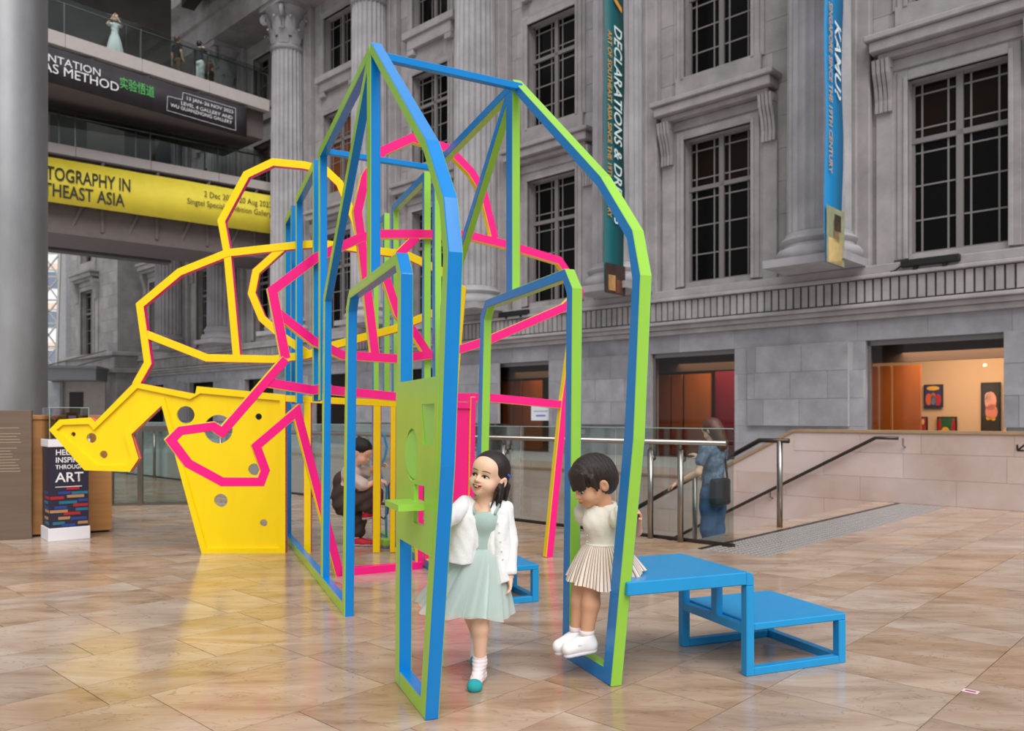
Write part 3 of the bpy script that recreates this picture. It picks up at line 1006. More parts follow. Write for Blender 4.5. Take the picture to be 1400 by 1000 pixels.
row(KB, UB, 'ENTATION', inkw, 55, 135, 105, 95)
lettering('EXPERIM', (bz_(UB, 135, 95) - bz_(UB, 135, 105)) / 0.70, inkw, KB, (bx_(UB, 54), 0.065, bz_(UB, 135, 105)), L_, U_, 'RIGHT', sx=1.2)
row(KB, UB, 'METHOD', inkw, 85, 160, 126, 114)
row2_z = bz_(UB, 160, 126)
lettering('AS', (bz_(UB, 160, 114) - row2_z) / 0.70, inkw, KB, (bx_(UB, 57), 0.065, row2_z), L_, U_, fit=bx_(UB, 57) - bx_(UB, 79), bold=0.0)
row(KB, UB, '\u5b9e\u9a8c\u609f\u9053', inkg, 162, 209, 133, 121.5)
row(KB, UB, '13 JAN\u201326 NOV 2023', inkw, 253, 316, 155.5, 151)
row(KB, UB, 'LEVEL 4 GALLERY AND', inkw, 246, 316, 164, 159.5)
row(KB, UB, 'WU GUANZHONG GALLERY', inkw, 232, 316, 170.5, 166)
fr = MB()
pl = [(bx_(UB, q_[0]), bz_(UB, q_[0], q_[1])) for q_ in ((321, 179), (321, 149), (249, 127), (248, 137), (228, 132), (227, 151.5), (321, 179))]
for i in range(6):
    fr.bar((pl[i][0], 0.062, pl[i][1]), (pl[i + 1][0], 0.062, pl[i + 1][1]), 0.011, 0.004, up=(0, 1, 0))
fr.build('printed_border', inkw, KB)

# hanging banners on the columns
def hang_banner(acol, n0, n1, zb, zart, m, label, lines, art):
    b = MB()
    vs_ = []
    nz = 24
    for i in range(nz + 1):
        z = zb + (19.0 - zb) * i / nz
        for n in (n0, n1):
            vs_.append((acol + 0.02 * math.sin(i * 1.3 + n), n, z))
    b.add(vs_, [(2 * i, 2 * i + 1, 2 * i + 3, 2 * i + 2) for i in range(nz)])
    o = b.build('column_banner', m, rz=FA, smooth=True)
    md = o.modifiers.new('thickness', 'SOLIDIFY'); md.thickness = 0.01; md.offset = -1
    tag(o, label, 'banner')
    for s, size, mm, n, ztop, fit, sh in lines:
        lettering(s, size, mm, o, (acol + 0.035, n, ztop), (0, 0, -1), (0, 1, 0), 'LEFT', 1.0, sh, 1.0, fit=fit)
    for (y0, y1, z0, z1, mm) in art:
        MB().box(acol + 0.028, acol + 0.034, n0 + (n1 - n0) * y0, n0 + (n1 - n0) * y1, zb + (zart - zb) * z0, zb + (zart - zb) * z1).build('printed_picture', mm, o)
    for z in (18.9,):
        MB().bar((acol, n0, z), (acol, n1 + 0.5, z), 0.05).build('bracket', dark_metal, o)
    return o
gold = mat('print_gold', (226, 160, 60), rough=0.6)
cyanw = mat('print_pale', (226, 240, 240), rough=0.6)
skinp = mat('print_ochre', (196, 150, 92), rough=0.7, var=0.25, vscale=6)
darkp = mat('print_umber', (62, 44, 40), rough=0.7, var=0.4, vscale=7)
creamp = mat('print_cream', (226, 196, 132), rough=0.7, var=0.15, vscale=8)
sagep = mat('print_sage', (150, 150, 118), rough=0.7, var=0.15, vscale=5)
def z_at(y, Y): return CH + (HZ - y) / FPX * Y
hang_banner(-11.12, 14.88, 15.65, 3.98, 4.66, mat('banner_teal', (0, 92, 98), rough=0.55), 'dark teal column banner with white and gold lettering',
    [('BETWEEN', 0.42, gold, 15.22, 15.2, 4.6, 0.25), ('DECLARATIONS & DREAMS', 0.42, cyanw, 15.22, z_at(36, 18.8), z_at(36, 18.8) - z_at(308, 18.8), 0.25),
     ('ART OF SOUTHEAST ASIA SINCE THE 19TH CENTURY', 0.22, gold, 14.97, z_at(43, 18.6), z_at(43, 18.6) - z_at(298, 18.6), 0)],
    [(0, 1, 0, 1, darkp), (0.15, 0.5, 0.1, 0.62, skinp), (0.55, 0.9, 0.05, 0.5, mat('print_rust', (150, 92, 70), rough=0.7, var=0.3, vscale=9))])
hang_banner(-6.04, 14.82, 15.65, 4.0, 5.05, mat('banner_blue', (0, 130, 190), rough=0.55), 'bright blue column banner with white and orange lettering',
    [('SIAPA NAMA', 0.4, gold, 15.22, 14.2, 5.0, 0.25), ('KAMU?', 0.4, cyanw, 15.2, z_at(26, 15.2), z_at(26, 15.2) - z_at(131, 15.2), 0.25),
     ('ART IN SINGAPORE SINCE THE 19TH CENTURY', 0.22, gold, 14.93, z_at(-40, 15.1), z_at(-40, 15.1) - z_at(238, 15.1), 0)],
    [(0, 1, 0, 1, sagep), (0.1, 0.85, 0.0, 0.45, creamp), (0.35, 0.72, 0.4, 0.78, skinp), (0.42, 0.8, 0.6, 0.9, darkp)])

# black spotlight bars lying on the base course
for x0, x1, yy, lab in ((1232, 1313, 357, 'black linear spotlight bar below the upper right window'), (683, 723, 429, 'black linear spotlight bar seen through the green doorway')):
    aL, YL = f_at(x0, 16.62); aR, YR = f_at(x1, 16.62)
    z = CH + (HZ - yy) / FPX * (YL + YR) / 2
    t = thing('spotlight_bar', lab, 'light', fw((aL + aR) / 2, 16.62, z), FA)
    h = (aR - aL) / 2
    MB().box(-h, h, -0.07, 0.05, -0.07, 0.07).build('housing', black, t, bevel=0.02)
    for sx in (-0.5, 0.5):
        MB().box(sx * h - 0.04, sx * h + 0.04, -0.03, 0.03, -0.13, -0.06).build('bracket', black, t)
    MB().tube([(-h, 0, -0.02), (-h - 0.1, 0, -0.1), (-h - 0.2, 0, -0.12)], 0.015, 6).build('cable', black, t)

# ---- balustrade and stair rails
bal = thing('glass_balustrade', 'glass balustrade with steel posts and top rail around the stairwell', 'railing', (0, 0, 0), FA)
aE, _ = f_at(1001, NB)
ap = [aE - i * 1.28 for i in range(16)]
for i in range(15):
    MB().box(ap[i + 1] + 0.008, ap[i] - 0.008, NB + 0.03, NB + 0.042, 0.02, 1.04).build('glass_panel', clear_glass, bal)
    MB().box(ap[i + 1] + 0.008, ap[i] - 0.008, NB + 0.03, NB + 0.042, 1.04, 1.048).build('glass_edge', glass_edge, bal)
for xx in (891, 932, 690, 640):
    a_, _ = f_at(xx, NB)
    p_ = MB().tube([(a_, NB - 0.02, 0), (a_, NB - 0.02, 0.84)], 0.028, 10).tube([(a_, NB - 0.02, 0.84), (a_, NB - 0.02, 0.92)], 0.012, 8)
    po = p_.build('post', steel, bal, smooth=True)
    MB().tube([(a_, NB - 0.02, 0.76), (a_, NB + 0.03, 0.76)], 0.03, 10).build('clamp', steel, po, smooth=True)
for i in range(3, 15):
    a_ = ap[i] - 0.3
    MB().tube([(a_, NB - 0.02, 0), (a_, NB - 0.02, 0.92)], 0.026, 8).build('post', steel, bal, smooth=True)
aH, _ = f_at(997, NB)
MB().tube([(aH, NB - 0.05, 0.915), (ap[-1], NB - 0.05, 0.915)], 0.024, 10).build('top_rail', steel, bal, smooth=True)
MB().box(ap[-1], aE, NB + 0.015, NB + 0.055, 0.0, 0.03).build('shoe_channel', dark_metal, bal)
# middle hand rail of the stairs
hr = thing('stair_handrail', 'dark sloping stair handrail on a steel post', 'railing', (0, 0, 0), FA)
nm = 8.06
am, _ = f_at(1066, nm)
slope = 0.16 / 0.30
MB().tube([(am, nm, 0), (am, nm, 0.9)], 0.03, 10).build('post', steel, hr, smooth=True)
MB().tube([(am - 3.6, nm, 0.9 - 3.4 * slope), (am - 0.22, nm, 0.9), (am + 0.1, nm, 0.9)], 0.026, 10).build('rail', dark_metal, hr, smooth=True)
for q in (1.0, 2.2):
    MB().tube([(am - q, nm, -0.1 - q * slope), (am - q, nm, 0.9 - (q - 0.2) * slope)], 0.028, 8).build('post', steel, hr, smooth=True)
hw_ = thing('wall_handrail', 'dark handrail fixed to the sandstone stair wall on brackets', 'railing', (0, 0, 0), FA)
a1_, Y1_ = f_at(1228, NW - 0.08); a0_, _ = f_at(1197, NW - 0.08)
zr = CH + (HZ - 599.5) / FPX * Y1_
MB().tube([(a0_ - 4.2, NW - 0.08, zr - 4.2 * slope), (a0_, NW - 0.08, zr), (a1_, NW - 0.08, zr)], 0.024, 10).build('rail', dark_metal, hw_, smooth=True)
for q in (0.0, 1.5, 3.0):
    aq = a0_ - q + (0.35 if q == 0 else 0)
    zq = zr - q * slope
    MB().tube([(aq, NW - 0.08, zq), (aq, NW - 0.08, zq - 0.1), (aq, NW, zq - 0.12)], 0.012, 6).build('bracket', steel, hw_)

# tactile studs at the head of the stairs
tact = thing('tactile_strip', 'strip of silver tactile studs at the head of the stairs', 'tactile paving', (0, 0, 0), FA)
MB().box(-3.66, -3.62, 6.25, NW - 0.05, 0.0, 0.006).build('edge_bar', dark_metal, tact)
stud = MB()
i = 0
a_ = -3.59
while a_ < -3.06:
    n_ = 6.28 + (0.025 if i % 2 else 0)
    while n_ < NW - 0.1:
        stud.lathe([(0.017, 0.0), (0.015, 0.006)], 6, (a_, n_, 0.0005))
        n_ += 0.058
    a_ += 0.058; i += 1
tag(stud.build('studs', mat('stud_steel', (205, 205, 208), rough=0.25, metal=0.9), tact), kind='stuff')
MB().box(-3.62, -3.04, 6.25, NW - 0.05, 0.0, 0.0015).build('strip_bed', mat('strip_bed_grey', (150, 140, 132), rough=0.4), tact)

# glass door screen at the far left of the hall
gd0, gd1 = gpx(152, 692), gpx(262, 690)
scr = thing('glass_screen', 'glass screen with slim steel frame behind the yellow panel', 'partition', gd0, math.atan2(gd1.y - gd0.y, gd1.x - gd0.x))
W = (gd1 - gd0).length
for x in (0.0, W * 0.36, W):
    MB().box(x - 0.03, x + 0.03, -0.03, 0.03, 0, 1.02).build('frame_post', steel, scr)
MB().box(0, W, -0.025, 0.025, 0.96, 1.03).build('frame_rail', steel, scr)
MB().box(0, W, -0.025, 0.025, 0.0, 0.03).build('frame_rail', steel, scr)
MB().box(0.03, W * 0.36 - 0.03, -0.005, 0.005, 0.03, 0.96).build('pane', clear_glass, scr)
MB().box(W * 0.36 + 0.03, W - 0.03, -0.005, 0.005, 0.03, 0.96).build('pane', clear_glass, scr)

# ---- big round column, bronze plaque board, timber counter, donation kiosk
cp = Vector((-5.62, 9.1, 0))
rc_ = thing('round_column', 'big round metal-clad column at the edge of the hall', 'column', cp)
cm = mat('brushed_cladding', (150, 150, 152), rough=0.42, metal=0.75, var=0.16, vscale=2.5, stretch=(1, 1, 0.4))
MB().lathe([(0.365, 0), (0.365, 8.0)], 48).build('cladding', cm, rc_, smooth=False, autosmooth=40)
MB().lathe([(0.365, 8.005), (0.365, 16.0)], 48).build('cladding', cm, rc_, autosmooth=40)
MB().lathe([(0.40, 0), (0.40, 0.12), (0.37, 0.14)], 48).build('base_ring', steel, rc_, autosmooth=40)
b0, b1 = gpx(-60, 742), gpx(43.5, 737)
pb = thing('plaque_board', 'dull bronze text board standing before the round column', 'sign', b0, math.atan2(b1.y - b0.y, b1.x - b0.x))
W = (b1 - b0).length
brz = mat('plaque_bronze', (116, 98, 84), rough=0.45, metal=0.35, var=0.1, vscale=6, stretch=(0.2, 0.2, 4))
MB().box(0, W, 0, 0.05, 0, 1.21).build('board', brz, pb, bevel=0.004)
tx = MB()
lr = random.Random(4)
for i in range(16):
    z = 1.04 - i * 0.027
    if i in (1, 6): continue
    tx.box(0.30, W - 0.08 - lr.uniform(0, 0.1), -0.002, 0.0, z, z + 0.009)
tx.build('engraved_lines', mat('plaque_engraving', (150, 132, 112), rough=0.6), pb)
c0, c1 = gpx(40, 735), gpx(153, 727.5)
ct = thing('timber_counter', 'plain honey-coloured timber counter behind the donation kiosk', 'counter', c0, math.atan2(c1.y - c0.y, c1.x - c0.x))
W = (c1 - c0).length
wood = mat('counter_veneer', (176, 124, 72), rough=0.4, var=0.16, vscale=2.5, stretch=(0.6, 0.6, 6))
MB().box(0.0, W, 0, 0.5, 0.02, 1.12).build('carcass', wood, ct, bevel=0.004)
MB().box(-0.01, W + 0.01, -0.01, 0.52, 1.12, 1.165).build('counter_top', wood, ct, bevel=0.004)
MB().box(0.03, W - 0.03, 0.03, 0.48, 0, 0.02).build('plinth', black, ct)
k0, k1 = gpx(66, 741.5), gpx(123.5, 736.5)
ki = thing('donation_kiosk', 'navy donation kiosk with coloured brick print and acrylic box', 'kiosk', k0, math.atan2(k1.y - k0.y, k1.x - k0.x))
W = (k1 - k0).length; D = 0.36
navy = mat('kiosk_navy', (40, 38, 58), rough=0.4)
kw = mat('kiosk_white', (232, 230, 236), rough=0.4)
MB().box(0.012, W - 0.012, 0.012, D - 0.012, 0.12, 0.87).build('body', navy, ki)
MB().box(0, W, 0, D, 0, 0.12).build('base', kw, ki, bevel=0.003)
MB().box(0, W, 0, D, 0.87, 0.94).build('top_tray', kw, ki, bevel=0.003)
ac = glass_mat('acrylic', (240, 242, 244), 0.06)
MB().box(0.01, W - 0.01, 0.01, 0.014, 0.94, 1.23).box(0.01, W - 0.01, D - 0.014, D - 0.01, 0.94, 1.23).box(0.01, 0.014, 0.014, D - 0.014, 0.94, 1.23).box(W - 0.014, W - 0.01, 0.014, D - 0.014, 0.94, 1.23).box(0.01, W - 0.01, 0.01, D - 0.01, 1.23, 1.235).build('acrylic_box', ac, ki)
MB().bar((0.012, 0.012, 0.94), (0.012, 0.012, 1.235), 0.006).bar((W - 0.012, 0.012, 0.94), (W - 0.012, 0.012, 1.235), 0.006).bar((0.012, 0.012, 1.235), (W - 0.012, 0.012, 1.235), 0.006).build('acrylic_edges', glass_edge, ki)
pc = MB().box(W * 0.48, W * 0.76, 0.10, 0.11, 1.03, 1.19).build('label_card', black, ki)
MB().box(W * 0.53, W * 0.71, 0.097, 0.10, 1.07, 1.16).build('purple_print', mat('card_purple', (150, 110, 170), rough=0.5), pc)
kx = (1, 0, 0); kz = (0, 0, 1)
for s, size, z, fit in (('HELP', 0.072, 0.795, 0.15), ('INSPIRE', 0.07, 0.725, 0.21), ('THROUGH', 0.055, 0.665, 0.235), ('ART', 0.125, 0.545, 0.235)):
    lettering(s, size, inkw, ki, (0.06, 0.010, z), kx, kz, fit=fit)
MB().box(0.06, W - 0.07, 0.009, 0.012, 0.496, 0.502).build('small_print', inkw, ki)
bc = [mat('brick_red', (176, 30, 46), rough=0.5), mat('brick_blue', (38, 66, 140), rough=0.5), mat('brick_teal', (30, 112, 140), rough=0.5), mat('brick_tan', (176, 132, 92), rough=0.5)]
br_spec = [(0.47, .43, .75, 0), (.43, .22, .53, 1), (.425, .56, .98, 2), (.395, .44, .88, 3), (.385, .02, .36, 0), (.355, .74, .98, 1), (.34, .24, .70, 2), (.31, .6, .98, 0),
           (.295, .12, .44, 1), (.27, .66, .98, 2), (.26, .01, .46, 3), (.235, .36, .78, 0), (.195, .22, .52, 3), (.185, .54, .95, 1), (.15, .08, .38, 2), (.145, .72, .98, 3), (.128, .3, .66, 1)]
for z, x0, x1, ci in br_spec:
    MB().box(0.012 + (W - 0.024) * x0, 0.012 + (W - 0.024) * x1, 0.009, 0.012, z, z + 0.026).build('printed_brick', bc[ci], ki)
    if x0 < 0.25:
        MB().box(0.009, 0.012, 0.03 + 0.2 * x0, 0.2 + 0.1 * x0, z, z + 0.026).build('printed_brick', bc[ci], ki)

# floor sticker, paper notice, paintings
sk = gpx(1327, 946)
so_ = MB().box(-0.03, 0.03, -0.022, 0.022, 0.0005, 0.0015).build('floor_sticker', mat('sticker_pink', (226, 200, 206), rough=0.5), loc=sk, rz=FA)
tag(so_, 'small pale pink sticker on the marble floor', 'sticker')
MB().box(-0.02, 0.02, -0.008, 0.008, 0.0015, 0.0018).build('printed_bar', mat('sticker_red', (150, 60, 90), rough=0.5), so_)
a_, Y_ = f_at(739.5, N0 + 0.12)
z_ = CH + (HZ - 565) / FPX * Y_
no = MB().box(-0.36, 0.36, -0.004, 0, -0.21, 0.21).build('paper_notice', mat('notice_paper', (226, 228, 236), rough=0.7), loc=fw(a_ - 0.02, N0 + 0.14, z_), rz=FA)
tag(no, 'white paper notice stuck inside the orange gallery window', 'notice')
MB().box(-0.26, 0.26, -0.006, -0.004, 0.03, 0.07).build('printed_line', mat('notice_grey', (170, 180, 180), rough=0.7), no)
MB().box(-0.18, 0.18, -0.006, -0.004, -0.1, -0.05).build('printed_line', mat('notice_violet', (120, 120, 190), rough=0.7), no)

def painting(x0, x1, y0, y1, n, label, bg, shapes, frame):
    aL, YL = f_at(x0, n); aR, YR = f_at(x1, n)
    Ym = (YL + YR) / 2
    zb, zt_ = CH + (HZ - y1) / FPX * Ym, CH + (HZ - y0) / FPX * Ym
    t = thing('painting', label, 'painting', fw((aL + aR) / 2, n, (zb + zt_) / 2), FA)
    hw2, hh = (aR - aL) / 2, (zt_ - zb) / 2
    MB().box(-hw2, hw2, 0, 0.04, -hh, hh).build('frame', frame, t)
    iw, ih = hw2 - 0.03, hh - 0.03
    c = MB().box(-iw, iw, -0.006, 0, -ih, ih).build('canvas', bg, t)
    for (cx, cz, rx, rzz, m) in shapes:
        v = [(cx * iw + rx * iw * math.cos(q * PI / 6), -0.008, cz * ih + rzz * ih * math.sin(q * PI / 6)) for q in range(12)]
        MB().add(v, [tuple(range(12))]).build('painted_shape', m, c)
P = lambda n_, c_: mat('paint_' + n_, c_, rough=0.6)
yel, org, ind, redp, grn, pnk = P('yellow', (240, 180, 30)), P('orange', (222, 92, 30)), P('indigo', (40, 40, 96)), P('red', (186, 24, 34)), P('green', (36, 92, 56)), P('pink', (238, 160, 140))
nbk = N0 + 0.35 + 2.75
painting(1263, 1289, 526, 557, nbk, 'framed yellow and indigo figure painting on the cream wall', ind, [(0, .75, .8, .22, yel), (-.55, -.35, .4, .6, org), (.6, -.4, .38, .6, redp), (0, -.4, .35, .5, P('slate', (90, 120, 140))), (0, .0, .3, .3, org)], black)
painting(1254, 1268, 570, 600, nbk, 'narrow red and cream painting beside the orange partition', redp, [(.2, .6, .4, .3, creamp), (-.5, .1, .4, .4, yel), (.4, -.5, .4, .4, grn)], black)
painting(1281, 1308, 570, 602, nbk, 'framed painting with a yellow shape on red and green', grn, [(-.85, 0, .2, 1, redp), (.8, .0, .22, 1, redp), (-.15, -.45, .55, .6, yel)], black)
painting(1341, 1368, 523, 600, nbk, 'tall dark painting of pink coils near the window edge', P('umber', (44, 36, 26)), [(0, .35, .72, .36, pnk), (.1, -.05, .75, .3, P('salmon', (226, 130, 110))), (-.3, .5, .4, .18, P('blush', (246, 190, 176))), (-.25, -.28, .3, .08, yel), (.35, -.3, .25, .08, yel)], black)

# ================================================================== THE PLAY SCULPTURE
def paint(name, rgb, rough=0.27):
    return mat(name, rgb, rough=rough, spec=0.4, var=0.035, vscale=9, stretch=(1, 1, 0.25), bump=0.06, bscale=30, rgb2=None)
p_blue = paint('paint_sky_blue', (0, 128, 206))
p_green = paint('paint_lime_green', (150, 206, 72))
p_pink = paint('paint_hot_pink', (244, 26, 128))
p_yel = paint('paint_signal_yellow', (244, 210, 0))
p_step = paint('paint_step_blue', (30, 146, 206))

def miter(pts, t0, t1, closed=False):
    """offset a polyline in its plane to a ribbon lying between offsets t0 (left of travel) and t1"""
    n = len(pts)
    P = [Vector((p[0], p[1])) for p in pts]
    L, R = [], []
    for i in range(n):
        if closed or 0 < i < n - 1:
            d0 = (P[i] - P[(i - 1) % n]).normalized(); d1 = (P[(i + 1) % n] - P[i]).normalized()
        elif i == 0:
            d0 = d1 = (P[1] - P[0]).normalized()
        else:
            d0 = d1 = (P[-1] - P[-2]).normalized()
        n0 = Vector((-d0.y, d0.x)); n1 = Vector((-d1.y, d1.x))
        m = (n0 + n1)
        if m.length < 1e-4: m = n0
        m.normalize()
        k = 1.0 / max(0.35, m.dot(n0))
        a0_ = t0[i] if hasattr(t0, '__len__') else t0
        a1_ = t1[i] if hasattr(t1, '__len__') else t1
        L.append(P[i] + m * (a0_ * k)); R.append(P[i] + m * (a1_ * k))
    return L, R

def beam(parent, name, pts, t0, t1, w, mats, closed=False, dy=0.0):
    """mitred timber beam along a polyline (x, z) of the parent's plane; side faces mats[0], edge faces mats[1]"""
    L, R = miter(pts, t0, t1, closed)
    b = MB()
    n = len(pts)
    y0, y1 = -w / 2 + dy, w / 2 + dy
    vs_ = []
    for i in range(n):
        for q, y in ((L[i], y0), (L[i], y1), (R[i], y1), (R[i], y0)):
            vs_.append((q.x, y, q.y))
    fs_, mi = [], []
    m = n if closed else n - 1
    for i in range(m):
        j = (i + 1) % n
        for k in range(4):
            k2 = (k + 1) % 4
            fs_.append((i * 4 + k, i * 4 + k2, j * 4 + k2, j * 4 + k))
            mi.append(1 if k in (0, 2) else 0)
    if not closed:
        fs_.append((3, 2, 1, 0)); mi.append(1)
        e = (n - 1) * 4
        fs_.append((e, e + 1, e + 2, e + 3)); mi.append(1)
    b.v = [tuple(v) for v in vs_]; b.f = fs_; b.mi = mi
    o = b.build(name, list(mats), parent, bevel=0.003)
    bm = bmesh.new(); bm.from_mesh(o.data)
    bmesh.ops.recalc_face_normals(bm, faces=bm.faces)
    bm.to_mesh(o.data); bm.free()
    return o

# ---- blue and green house frame: two parallel profiles
DV = Vector((-0.37, 0.929, 0)).normalized()
DANG = math.atan2(DV.y, DV.x)
NV = Vector((-DV.y, DV.x, 0))          # local +y of the planes (to the outer left)
OL = Vector((-0.331, 3.065, 0)) - NV * 0.03
OR = Vector((0.417, 3.448, 0)) - NV * 0.03
gframe = thing('play_frame', 'tall blue and green timber play frame with arched doorways and hanging posts', 'play structure', OL, DANG)
def sub(parent, name, worldloc, ang):
    return None
T = 0.08; W_ = 0.054; U = 0.05
offR = OR - OL
offx, offy = offR.dot(DV), offR.dot(NV)
def profile(side):
    mats = (p_green, p_blue) if side == 0 else (p_blue, p_green)
    ox, oy = (0.0, 0.0) if side == 0 else (offx, offy)
    def S(pts): return [(p[0] + ox, p[1]) for p in pts]
    def bm_(name, pts, t0, t1, w=W_, closed=False):
        return beam(gframe, name, S(pts), t0, t1, w, mats, closed, oy)
    if side == 0:
        arch = [(0.0, 0.0), (-0.205, 0.97), (-0.297, 1.718), (-0.236, 1.922), (-0.009, 2.195), (0.986, 2.99)]
        apex = 0.986
    else:
        arch = [(0.0, 0.0), (-0.19, 1.06), (-0.244, 1.713), (-0.182, 1.905), (0.094, 2.20), (1.127, 3.02)]
        apex = 1.127
    ztop = arch[-1][1]
    # front arch: outer line measured, timber lies inside (right of travel)
    bm_('arch_beam', arch, 0.0, [-T, -T, -0.066, -0.055, -U, -U])
    # ridge running back to the first hanging post, which continues down
    bm_('ridge_beam', [(apex + 0.03, ztop), (2.73, ztop), (2.73, 1.26)], -0.001, [-U, -0.06, -T], W_ - 0.002)
    # king post, rear strut and leg
    bm_('king_post', [(apex + 0.06, ztop - 0.05), (apex + 0.06, 1.82)], 0.045, -0.045, W_ - 0.004)
    bm_('rear_leg', [(apex + 0.05, ztop - 0.02), (2.49, 1.93), (2.60, 0.07)], [U / 2, 0.033, T / 2], [-U / 2, -0.033, -T / 2], W_ - 0.006)
    # doorway
    bm_('doorway_arch', [(0.405, 0.0), (0.372, 1.754), (0.456, 1.857), (1.57, 1.857), (1.665, 1.77), (1.79, 0.0)], 0.0, [-T, -0.064, -U, -U, -0.064, -T], W_ - 0.001)
    bm_('foot_rail', [(0.03, 0.035), (0.42, 0.035)], 0.035, -0.035, W_ - 0.003)
    bm_('floor_rail', [(1.72, 0.035), (4.80, 0.035)], 0.035, -0.035, W_ - 0.003)
    # hanging bays behind
    bm_('hanging_bay', [(2.94, 1.26), (2.94, ztop), (4.02, ztop), (4.02, 1.26)], 0.0, [-T, -0.06, -0.06, -T], W_ - 0.001)
    bm_('hanging_bay', [(4.30, 1.26), (4.30, ztop), (4.84, ztop), (4.84, 0.0)], 0.0, [-T, -0.06, -0.06, -T], W_ - 0.001)
profile(0); profile(1)
# cross bars between the two profiles
def lw(s, y, z): return (s, y, z)
for s0, s1, z0_, z1_ in ((0.93, 1.07, 2.90, 2.955), (2.62, 2.69, 2.95, 2.97)):
    MB().bar((s0, 0, z0_), (s1 + offx, offy, z1_), 0.036, 0.038).build('cross_bar', p_blue, gframe, bevel=0.003)
# activity panel between front leg and doorway post
def hole_panel(parent, name, poly, holes, y0, y1, mats):
    """solid sheet with holes, filled by triangulation"""
    from mathutils.geometry import tessellate_polygon
    loops = [list(poly)] + [list(h) for h in holes]
    flat = [p for l in loops for p in l]
    n = len(flat)
    tris = tessellate_polygon([[Vector((p[0], p[1], 0)) for p in l] for l in loops])
    bm = bmesh.new()
    A = [bm.verts.new((p[0], y0, p[1])) for p in flat]
    B = [bm.verts.new((p[0], y1, p[1])) for p in flat]
    for t in tris:
        if len(set(t)) < 3: continue
        for Q in (A, B):
            try: bm.faces.new([Q[i] for i in t])
            except ValueError: pass
    o = 0
    for l in loops:
        for i in range(len(l)):
            j = (i + 1) % len(l)
            bm.faces.new((A[o + i], A[o + j], B[o + j], B[o + i]))
        o += len(l)
    bmesh.ops.recalc_face_normals(bm, faces=bm.faces)
    me = bpy.data.meshes.new(name)
    bm.to_mesh(me); bm.free()
    for m in mats: me.materials.append(m)
    return link(name, me, parent)
def circ(cx, cz, r, n=28, rz=None): return [(cx + r * math.cos(2 * PI * i / n), cz + (rz or r) * math.sin(2 * PI * i / n)) for i in range(n)]
def sL(pxx, y, plane_y=0.03):
    """photo pixel -> (s, z) on the outer face of the left profile"""
    dx = (pxx - 700) / FPX
    o = OL + NV * plane_y
    s = (o.x - o.y * dx) / (-DV.x + DV.y * dx)
    Y = o.y + DV.y * s
    return (s, CH + (HZ - y) / FPX * Y)
pp = [(-0.09, 0.635), (0.45, 0.635), (0.45, 1.295), (-0.19, 1.295), (-0.165, 0.99)]
h1 = [sL(577, 553), sL(594, 552), sL(593.5, 610), sL(578, 609)]
h2c = sL(563, 622); 
h3 = [sL(566, 662), sL(580, 665), sL(580, 721), sL(565.5, 715)]
hs1, hs2, hs3 = h1, circ(h2c[0], h2c[1], 0.095, rz=0.105), h3
ap_ = hole_panel(gframe, 'activity_panel', pp, [hs1, hs2, hs3], 0.012, 0.030, [p_green])
MB().prism(circ(0, 0, 0.088, rz=0.098), -0.008, 0.008).build('round_flap', p_green, ap_, loc=(h2c[0], 0.01, h2c[1]), rz=0.22)
hc = ((h1[0][0] + h1[2][0]) / 2, (h1[0][1] + h1[2][1]) / 2)
fl_ = MB().box(-0.06, 0.06, -0.008, 0.008, -0.09, 0.09).build('square_flap', p_green, ap_, loc=(hc[0], 0.012, hc[1]))
fl_.rotation_euler = (0.0, 0.22, 0.12)
sh = sL(560, 694); sh2 = sL(580, 694)
MB().box(sh2[0] + 0.0, sh[0] + 0.0, 0.0, 0.13, sh2[1] - 0.012, sh2[1] + 0.012).build('shelf', p_green, ap_)
for s_, z_ in ((-0.10, 1.18), (-0.03, 0.72)):
    MB().tube([(s_ - 0.06, 0.0, z_), (s_ - 0.055, 0, z_)], 0.008, 8).build('bolt', steel, gframe)

# ---- pink and yellow animal outlines
def plane_obj(name, label, A, B):
    d = (B - A); d.z = 0
    return thing(name, label, 'play structure', (A.x, A.y, 0), math.atan2(d.y, d.x))
def mapper(o):
    ang_ = o.rotation_euler.z
    ax = Vector((math.cos(ang_), math.sin(ang_), 0)); A = Vector(o.location)
    def f(x, y):
        dx = (x - 700) / FPX
        k = (A.y * dx - A.x) / (ax.x - ax.y * dx)
        Y = A.y + ax.y * k
        return (k, CH + (HZ - y) / FPX * Y)
    return f
yf = plane_obj('animal_frame', 'yellow animal-shaped frame with a holed cow-like panel', Vector((-3.9, 6.83, 0)), Vector((-0.3, 6.90, 0)))
Y_ = mapper(yf)
ym = (p_yel, p_pink)
def yl(name, pts, wpx=10.5, closed=False, w=0.06, flip=0):
    h_ = wpx * 6.85 / FPX / 2
    return beam(yf, name, [Y_(*p) for p in pts], h_, -h_, w, ym, closed)
